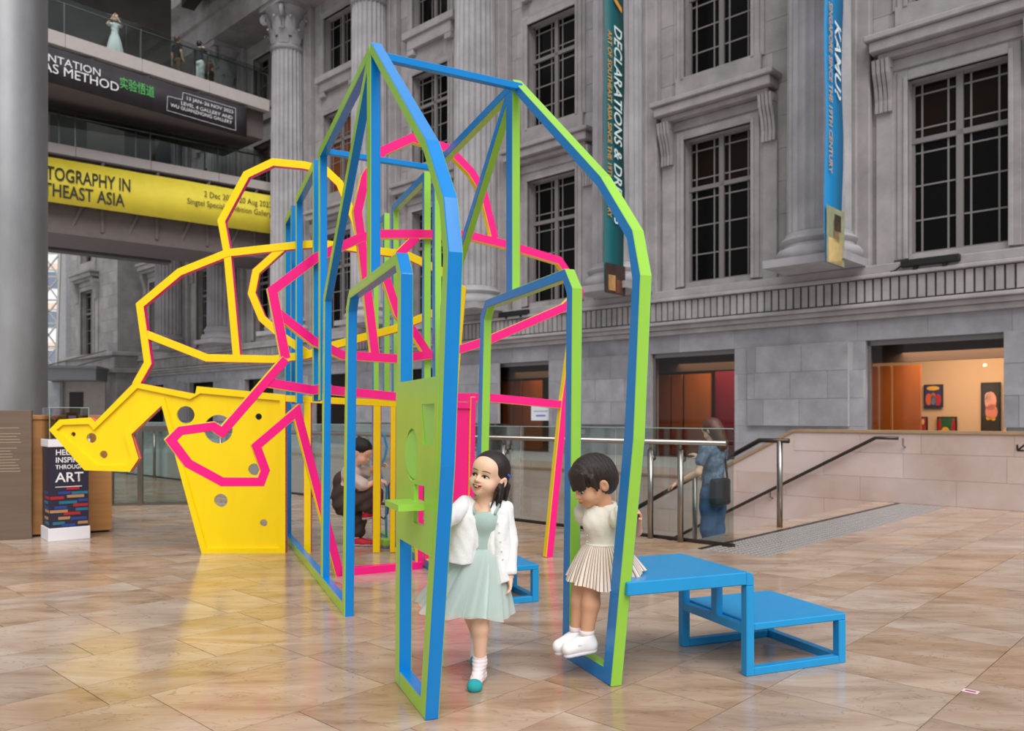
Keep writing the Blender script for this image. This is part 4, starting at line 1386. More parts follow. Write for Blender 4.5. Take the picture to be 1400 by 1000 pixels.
# head and body panel: sheet, with a proud frame around it
outline = [(70, 588), (84, 574), (127, 571), (133, 577), (186, 523), (269, 539), (271, 528.5), (391.5, 540), (391.5, 758), (278, 758), (223, 555), (182, 594), (192, 627), (180, 645), (118, 643)]
inner = [(80, 588), (88.5, 581), (124, 580), (131, 588), (190, 531), (262, 546), (276, 538), (384, 548), (384, 749), (284, 749), (226.5, 544), (172, 594), (181, 625), (176, 636), (135, 636)]
holes_y = [circ(*Y_(254.5, 567.5), 0.074), circ(*Y_(299, 587), 0.121), circ(*Y_(354, 570), 0.028), circ(*Y_(348, 642), 0.05), circ(*Y_(302.5, 684.5), 0.056), circ(*Y_(361, 715), 0.031),
           circ(*Y_(101, 594), 0.02), circ(*Y_(126, 599), 0.042), circ(*Y_(142.6, 621.7), 0.033)]
hole_panel(yf, 'face_panel', [Y_(*p) for p in outline][::1], holes_y, -0.012, 0.012, [p_yel])
def strip_between(parent, name, a_, b_, y0, y1, mats):
    b = MB(); n = len(a_)
    vs_ = [(p[0], y0, p[1]) for p in a_] + [(p[0], y0, p[1]) for p in b_] + [(p[0], y1, p[1]) for p in a_] + [(p[0], y1, p[1]) for p in b_]
    for i in range(n):
        j = (i + 1) % n
        b.f += [(i, j, n + j, n + i), (2 * n + i, 3 * n + i, 3 * n + j, 2 * n + j), (i, 2 * n + i, 2 * n + j, j), (n + i, n + j, 3 * n + j, 3 * n + i)]
        b.mi += [0, 0, 1, 0]
    b.v = vs_
    o = b.build(name, list(mats), parent)
    bm = bmesh.new(); bm.from_mesh(o.data); bmesh.ops.recalc_face_normals(bm, faces=bm.faces); bm.to_mesh(o.data); bm.free()
    return o
strip_between(yf, 'face_frame', [Y_(*p) for p in outline], [Y_(*p) for p in inner], -0.035, 0.035, (p_yel, p_pink))
yl('neck_beam', [(187, 527), (204, 497), (193, 418), (247, 373), (312, 347), (401, 337), (440, 334), (555, 349), (603, 371), (632, 397), (625, 480), (606, 757)])
yl('belly_beam', [(200, 457), (284, 490), (374, 492), (421, 486), (452, 474), (541, 450), (597, 427), (632, 397)], w=0.057)
yl('hump_arch', [(325, 490), (312, 347), (304, 303), (338, 240), (374, 223), (416, 227), (446, 234), (465, 252), (486, 303), (494, 340)], w=0.055)
yl('inner_ring', [(390, 337), (351, 372), (345, 402), (359, 436), (386, 460), (421, 484)], w=0.053)
yl('back_rail', [(386, 545), (515, 551), (620, 556)], 9, w=0.056)
yl('post', [(421, 549), (421, 757.5)], 9.5, w=0.054)
yl('post', [(516, 551), (515, 755.5)], 10, w=0.054)
yl('post', [(538, 552), (537, 755)], 7, w=0.054)
yl('base_rail', [(540, 752), (620, 752)], 7, w=0.05)

pf = plane_obj('animal_frame', 'hot pink animal-shaped frame with long curved back', Vector((-2.25, 5.34, 0)), Vector((0.57, 6.80, 0)))
K_ = mapper(pf)
pm = (p_pink, p_yel)
def pk(name, pts, wm=0.066, closed=False, w=0.06, mats=pm):
    return beam(pf, name, [K_(*p) for p in pts], wm / 2, -wm / 2, w, mats, closed)
pk('head_outline', [(390, 491), (303, 591), (291, 583), (246, 589), (233, 602), (257, 634), (303, 659), (356, 659), (362, 643), (350, 610), (405, 563), (464, 788)], 0.062)
pk('back_beam', [(390, 491), (372, 398), (430, 354), (492, 326), (517, 321), (580, 321), (636, 322), (690, 335), (763, 357), (791, 398), (770, 552), (749, 762)], w=0.057)
pk('belly_beam', [(378, 428), (428, 467), (467, 486), (541, 491), (584, 486), (628, 478), (666, 466), (770, 421), (789, 402)], w=0.055)
pk('hump_arch', [(512, 486), (494, 334), (488, 290), (499, 243), (522, 208), (562, 190), (612, 204), (643, 236), (659, 262), (675, 326)], w=0.054)
pk('inner_ring', [(569, 324), (545, 348), (526, 379), (543, 430), (563, 452), (584, 484)], w=0.053)
pk('spine_rail', [(362, 523), (427, 534), (447, 530), (452, 534), (541, 543), (666, 544), (770, 554)], w=0.052)
pk('base_rail', [(462, 783), (576, 773)], 0.06, mats=(p_pink, p_pink))
pk('post', [(573, 545), (573, 774)], 0.05, w=0.05)
pk('post', [(645, 543), (641, 764)], 0.045, w=0.062)
q0, q1, q2, q3 = K_(582, 553), K_(641, 553), K_(638, 764), K_(580, 773)
MB().prism([q3, q2, q1, q0], -0.01, 0.01).build('back_panel', p_pink, pf)
pk('panel_rail', [(582, 553), (641, 555)], 0.05, w=0.055, mats=(p_pink, p_pink))

# ---- blue steps
PV_ = Vector((DV.y, -DV.x, 0))           # across, to the right
def steps(name, label, corner, wide, deep, over, lowlen):
    """corner: ground point of the near leg of the upper tread; local x across to the right, local y back"""
    t = thing(name, label, 'steps', corner, math.atan2(PV_.y, PV_.x))
    r = 0.042
    up = MB()
    prof_ = [(-over, 0.425), (-over, 0.46), (r - 0.03, 0.46), (r - 0.008, 0.452), (r, 0.43), (r, 0.40), (0, 0.40), (0, 0.425)]
    up.box(-over, 0.0, 0, deep, 0.405, 0.462)
    up.prism([(0, 0.40), (r, 0.40), (r, 0.435), (r - 0.01, 0.455), (r - 0.03, 0.462), (0, 0.462)], 0, deep)
    up.build('upper_tread', p_step, t, bevel=0.004)
    for y in (0, deep - r):
        MB().box(0, r, y, y + r, 0, 0.40).build('leg', p_step, t, bevel=0.003)
        MB().box(r, lowlen - r, y, y + r, 0, 0.035).build('foot_rail', p_step, t, bevel=0.003)
        MB().box(lowlen - r, lowlen, y, y + r, 0, 0.20).build('leg', p_step, t, bevel=0.003)
    MB().box(lowlen - r, lowlen, r, deep - r, 0, 0.035).build('foot_rail', p_step, t)
    MB().box(r, lowlen, 0, deep, 0.20, 0.232).build('lower_tread', p_step, t, bevel=0.004)
    MB().box(0.002, r - 0.002, r, deep - r, 0.185, 0.222).build('brace', p_step, t)
    MB().box(0.004, r - 0.004, deep * 0.42, deep * 0.42 + r, 0.222, 0.44).build('brace_post', p_step, t)
    return t
cn_ = gpx(1021, 926)
steps('step_bench', 'sky blue two-tread step bench the toddler sits on', cn_, 0.55, 0.54, 0.60, 0.565)
c2_ = gpx(737, 823)
cc = c2_ - PV_ * 0.30
steps('step_bench', 'sky blue step bench partly hidden behind the walking girl', cc, 0.3, 0.40, 0.12, 0.30)

# ================================================================== PEOPLE
# bodies and clothes are grown as one smooth surface each from blended tapered limbs
def V3(*a): return np.array(a, dtype=float)
class Shape:
    def __init__(self):
        self.ops = []
    def limb(self, a, b, ra, rb, k=0.02, op='u'):
        a, b = np.array(a, float), np.array(b, float)
        self.ops.append((op, 'c', (a, b, ra, rb), k)); return self
    def chain(self, pts, rads, k=0.015):
        for i in range(len(pts) - 1):
            self.limb(pts[i], pts[i + 1], rads[i], rads[i + 1], k)
        return self
    def ell(self, c, r, k=0.02, op='u', rot=None):
        R = np.array(Euler(rot).to_matrix()) if rot is not None else np.eye(3)
        if not hasattr(r, '__len__'): r = (r, r, r)
        self.ops.append((op, 'e', (np.array(c, float), np.array(r, float), R), k)); return self
    def box(self, c, h, k=0.01, op='u', rot=None, rnd_=0.005):
        R = np.array(Euler(rot).to_matrix()) if rot is not None else np.eye(3)
        self.ops.append((op, 'b', (np.array(c, float), np.array(h, float), R, rnd_), k)); return self
    def plane(self, p, n, k=0.004, op='s'):
        n = np.array(n, float); n /= np.linalg.norm(n)
        self.ops.append((op, 'p', (np.array(p, float), n), k)); return self
    def xform(self, rot, pivot, loc):
        """turn everything about pivot, then move pivot to loc"""
        R = np.array(Euler(rot).to_matrix()) if not isinstance(rot, np.ndarray) else rot
        pv, lc = np.array(pivot, float), np.array(loc, float)
        f = lambda p: R @ (p - pv) + lc
        out = []
        for op, t, d, k in self.ops:
            if t == 'c': d = (f(d[0]), f(d[1]), d[2], d[3])
            elif t == 'e': d = (f(d[0]), d[1], R @ d[2])
            elif t == 'b': d = (f(d[0]), d[1], R @ d[2], d[3])
            elif t == 'p': d = (f(d[0]), R @ d[1])
            out.append((op, t, d, k))
        self.ops = out
        return self
    def extend(self, o): self.ops += o.ops; return self
    def eval(self, P):
        D = None
        for op, t, d, k in self.ops:
            if t == 'c':
                a, b, ra, rb = d
                ba = b - a
                pa = P - a
                h = np.clip((pa @ ba) / max(1e-9, ba @ ba), 0, 1)
                v = np.linalg.norm(pa - h[:, None] * ba, axis=1) - (ra + (rb - ra) * h)
            elif t == 'e':
                c, r, R = d
                q = (P - c) @ R
                k0 = np.linalg.norm(q / r, axis=1); k1 = np.linalg.norm(q / (r * r), axis=1) + 1e-9
                v = k0 * (k0 - 1) / k1
            elif t == 'b':
                c, h, R, rr = d
                q = np.abs((P - c) @ R) - (h - rr)
                v = np.linalg.norm(np.maximum(q, 0), axis=1) + np.minimum(q.max(axis=1), 0) - rr
            else:
                p, n = d
                v = (P - p) @ n
            if D is None:
                D = v; continue
            if op == 'u':
                hh = np.clip(0.5 + 0.5 * (D - v) / k, 0, 1)
                D = D * (1 - hh) + v * hh - k * hh * (1 - hh)
            else:
                if op == 's': v = -v
                hh = np.clip(0.5 - 0.5 * (D - v) / k, 0, 1)
                D = D * (1 - hh) + v * hh + k * hh * (1 - hh)
        return D
    def bounds(self):
        lo, hi = np.full(3, 1e9), np.full(3, -1e9)
        for op, t, d, k in self.ops:
            if op != 'u': continue
            if t == 'c':
                for q, r in ((d[0], d[2]), (d[1], d[3])):
                    lo = np.minimum(lo, q - r); hi = np.maximum(hi, q + r)
            elif t == 'e':
                e = np.abs(d[2]) @ d[1]; lo = np.minimum(lo, d[0] - e); hi = np.maximum(hi, d[0] + e)
            elif t == 'b':
                e = np.abs(d[2]) @ d[1]; lo = np.minimum(lo, d[0] - e); hi = np.maximum(hi, d[0] + e)
        return lo, hi
    def surface(self, h, disp=None):
        lo, hi = self.bounds()
        lo = lo - 3 * h; hi = hi + 3 * h
        n = np.ceil((hi - lo) / h).astype(int) + 1
        ax = [lo[i] + np.arange(n[i]) * h for i in range(3)]
        G = np.stack(np.meshgrid(*ax, indexing='ij'), -1).reshape(-1, 3)
        F = self.eval(G)
        if disp is not None: F = F + disp(G)
        F = F.reshape(n)
        # dual surface: one vertex per cell the surface crosses
        c = [F[dx:n[0] - 1 + dx, dy:n[1] - 1 + dy, dz:n[2] - 1 + dz] for dx in (0, 1) for dy in (0, 1) for dz in (0, 1)]
        neg = sum((q < 0).astype(int) for q in c)
        act = (neg > 0) & (neg < 8)
        idx = np.full(act.shape, -1); ii = np.argwhere(act); idx[act] = np.arange(len(ii))
        cv = np.stack([q[act] for q in c], 1)
        off = np.array([(dx, dy, dz) for dx in (0, 1) for dy in (0, 1) for dz in (0, 1)], float)
        acc = np.zeros((len(ii), 3)); cnt = np.zeros(len(ii))
        for a_ in range(8):
            for b_ in range(a_ + 1, 8):
                if np.abs(off[a_] - off[b_]).sum() == 1:
                    va, vb = cv[:, a_], cv[:, b_]
                    m = (va < 0) != (vb < 0)
                    t = np.where(m, va / np.where(m, va - vb, 1), 0)
                    acc += np.where(m[:, None], off[a_] + t[:, None] * (off[b_] - off[a_]), 0); cnt += m
        Vv = lo + (ii + acc / cnt[:, None]) * h
        faces = []
        for axis in range(3):
            sl0 = [slice(None)] * 3; sl1 = [slice(None)] * 3
            sl0[axis] = slice(0, -1); sl1[axis] = slice(1, None)
            A, B = F[tuple(sl0)], F[tuple(sl1)]
            ch = np.argwhere((A < 0) != (B < 0))
            u, w = (axis + 1) % 3, (axis + 2) % 3
            ok = (ch[:, u] > 0) & (ch[:, w] > 0) & (ch[:, u] < n[u] - 1) & (ch[:, w] < n[w] - 1)
            ch = ch[ok]
            eu = np.zeros(3, int); eu[u] = 1; ew = np.zeros(3, int); ew[w] = 1
            q = np.stack([idx[tuple((ch - eu - ew).T)], idx[tuple((ch - ew).T)], idx[tuple(ch.T)], idx[tuple((ch - eu).T)]], 1)
            inside = A[tuple(ch.T)] < 0
            q[~inside] = q[~inside][:, ::-1]
            faces.append(q)
        return Vv, np.concatenate(faces)
    def build(self, name, m, parent, h, disp=None):
        Vv, Fq = self.surface(h, disp)
        return np_mesh(name, Vv, Fq, m, parent)

def np_mesh(name, Vv, Fq, m, parent, extra=None):
    me = bpy.data.meshes.new(name)
    me.vertices.add(len(Vv)); me.vertices.foreach_set('co', np.asarray(Vv, float).ravel())
    me.loops.add(len(Fq) * 4); me.loops.foreach_set('vertex_index', Fq.ravel().astype(np.int32))
    me.polygons.add(len(Fq)); me.polygons.foreach_set('loop_start', np.arange(0, len(Fq) * 4, 4, dtype=np.int32))
    me.polygons.foreach_set('use_smooth', np.ones(len(Fq), bool))
    me.update(calc_edges=True); me.validate()
    me.materials.append(m)
    return link(name, me, parent)

def join_surf(parts):
    Vs, Fs, o = [], [], 0
    for Vv, Fq in parts:
        Vs.append(Vv); Fs.append(Fq + o); o += len(Vv)
    return np.concatenate(Vs), np.concatenate(Fs)

skin_a = mat('skin_fair', (240, 196, 170), rough=0.5, spec=0.4, sss=0.12)
skin_b = mat('skin_tan', (218, 166, 134), rough=0.5, spec=0.4, sss=0.12)
hair_m = mat('hair_dark_brown', (40, 28, 26), rough=0.42, spec=0.5, var=0.35, vscale=30, stretch=(3, 3, 0.5), bump=0.5, bscale=90)
hair_b = mat('hair_black', (20, 16, 16), rough=0.4, var=0.3, vscale=30, stretch=(3, 3, 0.5), bump=0.5, bscale=80)
hair_w = mat('hair_chestnut', (84, 46, 34), rough=0.45, var=0.3, vscale=20, stretch=(3, 3, 0.4), bump=0.4, bscale=60)
eye_w = mat('eye_white', (236, 230, 226), rough=0.2)
eye_d = mat('eye_iris', (26, 15, 12), rough=0.1)
lipm = mat('lips', (196, 108, 100), rough=0.4)
mouth_m = mat('mouth_inside', (92, 30, 32), rough=0.6)
tooth = mat('teeth', (240, 236, 228), rough=0.3)
browm = mat('brow_hair', (84, 60, 50), rough=0.7)

def head_shape(ears=True):
    s = Shape()
    s.ell((0, 0.012, 0.125), (0.074, 0.088, 0.076), 0.02)
    s.ell((0, -0.018, 0.064), (0.058, 0.062, 0.062), 0.03)
    for sx in (-1, 1):
        s.ell((sx * 0.031, -0.046, 0.05), (0.026, 0.026, 0.024), 0.02)
    s.ell((0, -0.056, 0.018), (0.02, 0.018, 0.016), 0.02)
    s.ell((0, -0.055, 0.125), (0.05, 0.03, 0.035), 0.03)
    for sx in (-1, 1):
        s.ell((sx * 0.027, -0.084, 0.084), (0.018, 0.012, 0.009), 0.012, 's')
    s.limb((0, -0.076, 0.086), (0, -0.090, 0.063), 0.005, 0.0085, 0.012)
    for sx in (-1, 1):
        s.ell((sx * 0.010, -0.082, 0.060), 0.0065, 0.006)
    s.ell((0, -0.079, 0.043), (0.014, 0.008, 0.005), 0.008)
    s.ell((0, -0.077, 0.032), (0.012, 0.008, 0.005), 0.008)
    if ears:
        for sx in (-1, 1):
            s.ell((sx * 0.074, 0.016, 0.078), (0.010, 0.018, 0.027), 0.008, rot=(0, sx * 0.18, sx * -0.35))
            s.ell((sx * 0.083, 0.010, 0.080), (0.006, 0.010, 0.016), 0.006, 's', rot=(0, sx * 0.18, sx * -0.35))
    return s

def place(p, R, pivot, loc):
    return tuple(R @ (np.array(p, float) - pivot) + loc)

def make_face(parent, R, pivot, loc, hs, sc, smile=0.0, openm=0.0, look=(0, 0), lids=0.5):
    """eyes, brows and mouth set on the surface of the head shape (head units, unrotated)"""
    def sy(x, z):
        ys = np.linspace(-0.13, 0.0, 260)
        P = np.stack([np.full(260, x), ys, np.full(260, z)], 1)
        D = hs.eval(P)
        i = np.argmax(D < 0)
        return ys[i]
    T = lambda p: Vector(place(p, R * sc, pivot, loc))
    for sx in (-1, 1):
        ex, ez = sx * 0.0275, 0.0835
        y0 = sy(ex, ez)
        e = MB().ball((0, 0, 0), (0.0135, 0.009, 0.0072), 14)
        e.v = [tuple(T((ex + v[0], y0 + 0.0045 + v[1], ez + v[2]))) for v in e.v]
        eo = e.build('eye', eye_w, parent, smooth=True)
        i = MB().ball((0, 0, 0), (0.0068, 0.003, 0.0066), 12)
        i.v = [tuple(T((ex + look[0] + v[0], y0 - 0.0035 + v[1], ez + look[1] + v[2]))) for v in i.v]
        i.build('iris', eye_d, eo, smooth=True)
        up = [T((ex + 0.0165 * math.cos(t) * 1.0, sy(ex + 0.0165 * math.cos(t), ez + 0.007 * math.sin(t)) - 0.0025, ez - 0.001 + 0.0078 * math.sin(t))) for t in np.linspace(0.05, PI - 0.05, 9)]
        MB().tube(up, [0.0008, 0.0014, 0.0018, 0.002, 0.002, 0.002, 0.0018, 0.0014, 0.0008], 6).build('eyelashes', eye_d, eo, smooth=True)
        br = [T((ex + q, sy(ex + q, 0.1055 + 0.003 * math.cos(q / 0.018 * 1.4)) - 0.0003, 0.1055 + 0.003 * math.cos(q / 0.018 * 1.4))) for q in np.linspace(-0.017, 0.019, 7)]
        MB().tube(br, [0.001, 0.0017, 0.002, 0.002, 0.002, 0.0017, 0.001], 6).build('eyebrow', browm, parent, smooth=True)
    w = 0.018 + 0.006 * smile
    def lip(zc, bow, r):
        pts = []
        for q in np.linspace(-1, 1, 9):
            z = zc + bow * (1 - q * q) + smile * 0.006 * q * q
            pts.append(T((q * w, sy(q * w, z) - 0.0008, z)))
        return MB().tube(pts, [r * 0.4, r * 0.8, r, r, r * 0.9, r, r, r * 0.8, r * 0.4], 8)
    if openm:
        pts = []
        m = MB()
        top, bot = [], []
        for q in np.linspace(-0.92, 0.92, 9):
            zt_ = 0.0385 + 0.001 * (1 - q * q) + smile * 0.006 * q * q
            zb_ = 0.0385 - openm * 0.011 * (1 - q * q) + smile * 0.006 * q * q
            top.append(T((q * w, sy(q * w, zt_) - 0.0012, zt_))); bot.append(T((q * w, sy(q * w, zb_) - 0.0012, zb_)))
        m.add(top + bot, [(i, i + 9, i + 10, i + 1) for i in range(8)])
        mo = m.build('mouth', mouth_m, parent)
        tt = MB()
        t2 = [tuple(Vector(a_) * 0.55 + Vector(b_) * 0.45) for a_, b_ in zip(top, bot)]
        fwd = Vector(R @ np.array((0, -0.0006, 0)))
        tt.add([Vector(p) + fwd for p in top[2:7]] + [Vector(p) + fwd for p in t2[2:7]], [(i, i + 5, i + 6, i + 1) for i in range(4)])
        tt.build('teeth', tooth, mo)
        lip(0.041, 0.0015, 0.0026).build('upper_lip', lipm, parent, smooth=True)
        lip(0.037, -openm * 0.012, 0.003).build('lower_lip', lipm, parent, smooth=True)
    else:
        lip(0.0405, 0.001, 0.0026).build('upper_lip', lipm, parent, smooth=True)
        lip(0.036, -0.0015, 0.003).build('lower_lip', lipm, parent, smooth=True)

def hand_shape(wrist, knuckle, palm_n, spread, sc=1.0, curl=0.5, thumb=1):
    """palm and five unequal curled fingers; wrist->knuckle direction, palm_n points out of the palm"""
    w, kn = np.array(wrist, float), np.array(knuckle, float)
    d = kn - w; L = np.linalg.norm(d); d /= L
    pn = np.array(palm_n, float); pn -= d * (pn @ d); pn /= np.linalg.norm(pn)
    s = np.cross(d, pn)
    sh = Shape()
    sh.limb(w, w + d * L * 0.5, 0.010 * sc, 0.012 * sc, 0.006)
    for q in (-1, -0.35, 0.35, 1):
        sh.limb(w + d * L * 0.25 + s * q * 0.008 * sc, kn + s * q * 0.0135 * sc, 0.0075 * sc, 0.0062 * sc, 0.006)
    for q, ln in ((-1, 0.024), (-0.35, 0.029), (0.35, 0.031), (1, 0.028)):
        base = kn + s * q * 0.0135 * sc
        a1, a2, a3 = curl * 0.6, curl * 1.5, curl * 2.3
        d1 = d * math.cos(a1) + pn * math.sin(a1) + s * q * 0.08 * spread
        d2 = d * math.cos(a2) + pn * math.sin(a2)
        d3 = d * math.cos(a3) + pn * math.sin(a3)
        p1 = base + d1 * ln * 0.5 * sc; p2 = p1 + d2 * ln * 0.36 * sc; p3 = p2 + d3 * ln * 0.28 * sc
        sh.chain([base, p1, p2, p3], [0.0058 * sc, 0.0052 * sc, 0.0047 * sc, 0.0040 * sc], 0.0015)
    tb = w + d * L * 0.35 + s * thumb * 0.012 * sc
    t1 = tb + (d * 0.5 + s * thumb * 0.75 + pn * 0.3) * 0.018 * sc
    t2 = t1 + (d * 0.8 + s * thumb * 0.25 + pn * 0.5) * 0.017 * sc
    sh.chain([tb, t1, t2], [0.008 * sc, 0.0065 * sc, 0.005 * sc], 0.003)
    return sh

def skirt(name, parent, m, c0, r0, c1, r1, z_hem, nf, amp, uv=False, na=160, nz=14, phase=0.0, belly=1.15, thick=0.0):
    """gathered skirt: waist ring c0/r0, hem ring c1/r1, hem height per angle z_hem(angle), nf folds"""
    vs_, fs_ = [], []
    r = random.Random(nf)
    ph = [r.uniform(0, 6.28) for _ in range(4)]
    for j in range(nz + 1):
        t = j / nz
        for i in range(na):
            a_ = 2 * PI * i / na
            e = t ** 0.75
            cx = c0[0] + (c1[0] - c0[0]) * t; cy = c0[1] + (c1[1] - c0[1]) * t
            rx = r0[0] + (r1[0] - r0[0]) * e; ry = r0[1] + (r1[1] - r0[1]) * e
            f = 1 + amp * (0.25 + 0.75 * t) * (0.55 * math.sin(nf * a_ + ph[0] + phase) + 0.3 * math.sin(nf * 1.7 * a_ + ph[1] + 2 * t) + 0.2 * math.sin(nf * 0.53 * a_ + ph[2]))
            z = c0[2] + (z_hem(a_) - c0[2]) * t
            vs_.append((cx + rx * f * math.cos(a_), cy + ry * f * math.sin(a_), z))
    for j in range(nz):
        for i in range(na):
            i2 = (i + 1) % na
            fs_.append((j * na + i, (j + 1) * na + i, (j + 1) * na + i2, j * na + i2))
    me = bpy.data.meshes.new(name)
    me.from_pydata(vs_, [], fs_)
    me.polygons.foreach_set('use_smooth', [True] * len(fs_))
    me.materials.append(m)
    if uv:
        lay_ = me.uv_layers.new(name='UVMap')
        k = 0
        for j in range(nz):
            for i in range(na):
                for (ii_, jj_) in ((i, j), (i, j + 1), (i + 1, j + 1), (i + 1, j)):
                    lay_.data[k].uv = (ii_ / na, jj_ / nz); k += 1
    o = link(name, me, parent)
    if thick:
        md = o.modifiers.new('thickness', 'SOLIDIFY'); md.thickness = thick
    return o

def foot_sock(ankle, heel, toe, r0=0.026, r1=0.024):
    s = Shape()
    s.limb(ankle, heel, r0 * 0.95, r0, 0.015)
    s.limb(heel, toe, r0, r1, 0.015)
    return s

# ------------------------------------------------------------------ girl in the mint dress
G0 = Vector((-0.15, 3.5, 0))
girl = thing('person', 'girl in mint tulle dress and white cardigan walking through the doorway', 'person', G0)
gs = 3.5 / FPX
def gp(x, y, d=0.0): return ((x - 700) * gs + 0.15, d, CH + (HZ - y) * gs)
HS = 0.97
Rg = np.array((Euler((0, 0, math.radians(-27))).to_matrix() @ Euler((math.radians(-4), 0, 0)).to_matrix()))
Rg = np.array(Euler((0, math.radians(13), 0)).to_matrix()) @ Rg
hpiv = V3(0, 0, 0.10); hloc = V3(*gp(668, 648.5, -0.005))
hs_ = head_shape()
def scaled(shape, sc, R, piv, loc):
    """scale about pivot then rotate and place"""
    f = lambda p: R @ ((p - piv) * sc) + loc
    out = Shape()
    for op, t, d, k in shape.ops:
        if t == 'c': d = (f(d[0]), f(d[1]), d[2] * sc, d[3] * sc)
        elif t == 'e': d = (f(d[0]), d[1] * sc, R @ d[2])
        elif t == 'b': d = (f(d[0]), d[1] * sc, R @ d[2], d[3] * sc)
        elif t == 'p': d = (f(d[0]), R @ d[1])
        out.ops.append((op, t, d, k * sc))
    return out
gh_ = scaled(head_shape(), HS, Rg, hpiv, hloc)
nb = V3(*gp(662, 690, 0.02))
gh_.limb(hloc + Rg @ V3(0, 0.02, -0.06), nb, 0.036, 0.036, 0.025)
gh_.limb(nb, nb + V3(-0.003, -0.005, -0.05), 0.04, 0.06, 0.03)
bodyg = Shape()
shL, shR = V3(-0.052, 0.0, 0.765), V3(0.115, 0.03, 0.745)
bodyg.limb((0.03, 0.02, 0.72), (0.015, 0.02, 0.60), 0.058, 0.052, 0.03)
bodyg.limb(shL, shR, 0.03, 0.03, 0.03)
bodyg.limb((0.015, 0.02, 0.6), (0.01, 0.02, 0.46), 0.055, 0.07, 0.03)
# front (right of picture) leg and trailing leg
kn1 = V3(*gp(657, 838, -0.03)); an1 = V3(*gp(656, 905, 0.0))
bodyg.chain([(0.045, 0.0, 0.46), kn1, kn1 + V3(0, 0.005, -0.06), an1], [0.052, 0.037, 0.036, 0.024], 0.015)
kn2 = V3(-0.035, 0.06, 0.30); an2 = V3(*gp(642, 880, 0.26))
an2 = V3(-0.02, 0.27, 0.15)
bodyg.chain([(-0.03, 0.03, 0.46), kn2, an2], [0.052, 0.037, 0.024], 0.015)
wr = V3(0.142, -0.02, 0.462)
elb = V3(0.143, 0.03, 0.60)
bodyg.chain([shR, elb, wr], [0.026, 0.022, 0.016], 0.01)
wl = V3(-0.135, -0.235, 0.715); ell_ = V3(-0.10, -0.11, 0.735)
bodyg.chain([shL, ell_, wl], [0.026, 0.022, 0.016], 0.01)
hr_ = hand_shape(wr, wr + V3(0.0, -0.005, -0.038), (-1, -0.2, 0), 0.6, 1.05, 0.35, thumb=1)
hl_ = hand_shape(wl, wl + V3(-0.012, -0.036, 0.006), (-0.6, 0.3, 0.1), 0.6, 1.05, 0.5, thumb=1)
Vv, Fq = join_surf([gh_.surface(0.0028), bodyg.surface(0.006), hr_.surface(0.0022), hl_.surface(0.003)])
np_mesh('body', Vv, Fq, skin_a, girl)
make_face(girl, Rg, hpiv, hloc, hs_, HS, smile=0.8, openm=0.8, look=(-0.0035, 0.0015))
# hair
hair = Shape()
hair.ell((0, 0.018, 0.130), (0.080, 0.094, 0.080), 0.02)
hair.ell((0, 0.05, 0.09), (0.070, 0.062, 0.07), 0.03)
hair.ell((0, -0.098, 0.088), (0.074, 0.074, 0.082), 0.012, 's')
hair.ell((0.09, -0.01, 0.06), (0.03, 0.036, 0.035), 0.01, 's')
hair.ell((-0.09, -0.02, 0.05), (0.03, 0.04, 0.035), 0.01, 's')
hair.plane((0, 0, 0.028), (0, 0.3, 1), 0.01, 's')
gr = random.Random(3)
for i in range(16):
    u = i / 15
    x0 = 0.03 + 0.05 * u * gr.uniform(0.6, 1.1)
    b = (x0, 0.055 - 0.05 * u * u + gr.uniform(-0.01, 0.01), 0.06 + gr.uniform(-0.01, 0.02))
    e = (x0 + gr.uniform(-0.01, 0.018), b[1] + gr.uniform(-0.015, 0.012), -0.035 + gr.uniform(-0.03, 0.03))
    hair.limb(b, e, 0.010, 0.003, 0.006)
for i in range(7):
    hair.limb((-0.02 + i * 0.014, 0.085, 0.07), (-0.02 + i * 0.016, 0.082, gr.uniform(-0.01, 0.02)), 0.014, 0.006, 0.01)
scaled(hair, HS, Rg, hpiv, hloc).build('hair', hair_m, girl, 0.0032)
cl_ = Vector(place((0.081, 0.03, 0.118), Rg * HS, hpiv, hloc))
MB().ball(cl_, (0.008, 0.006, 0.006), 8).ball(cl_ + Vector((0.006, 0, -0.006)), 0.006, 8).build('hair_clip', mat('clip_blue', (50, 80, 190), rough=0.4), girl, smooth=True)
# dress
mint = mat('dress_mint_rib', (176, 198, 194), rough=0.85, spec=0.2, var=0.05, vscale=120, stretch=(8, 8, 0.3), bump=0.35, bscale=60)
bod = Shape()
bod.limb((0.032, 0.015, 0.715), (0.018, 0.02, 0.575), 0.066, 0.062, 0.03)
bod.ell((0.03, -0.012, 0.70), (0.062, 0.05, 0.05), 0.03)
bod.plane((0, 0, 0.742), (0.05, 0, -1), 0.004, 's')
bod.plane((0, 0, 0.565), (0, 0, 1), 0.004, 's')
bod.build('bodice', mint, girl, 0.005)
for sx, tx in ((-0.012, -0.03), (0.072, 0.085)):
    MB().tube([(sx + 0.005, -0.045, 0.735), (tx + 0.01, -0.02, 0.772), (tx, 0.03, 0.79)], 0.006, 6).build('strap', mint, girl, smooth=True)
tulle = mat('tulle_mint', (190, 210, 205), rough=0.9, spec=0.15, var=0.06, vscale=14)
def zh_g(a_): return 0.315 + 0.03 * max(0, -math.cos(a_)) + 0.012 * math.sin(3 * a_) - 0.012 * max(0, -math.sin(a_))
skirt('skirt', girl, tulle, (0.018, 0.015, 0.582), (0.064, 0.056), (-0.045, 0.03, 0), (0.175, 0.145), zh_g, 15, 0.15)
tm = bpy.data.materials.new('tulle_sheer'); tm.use_nodes = True
tnt = tm.node_tree
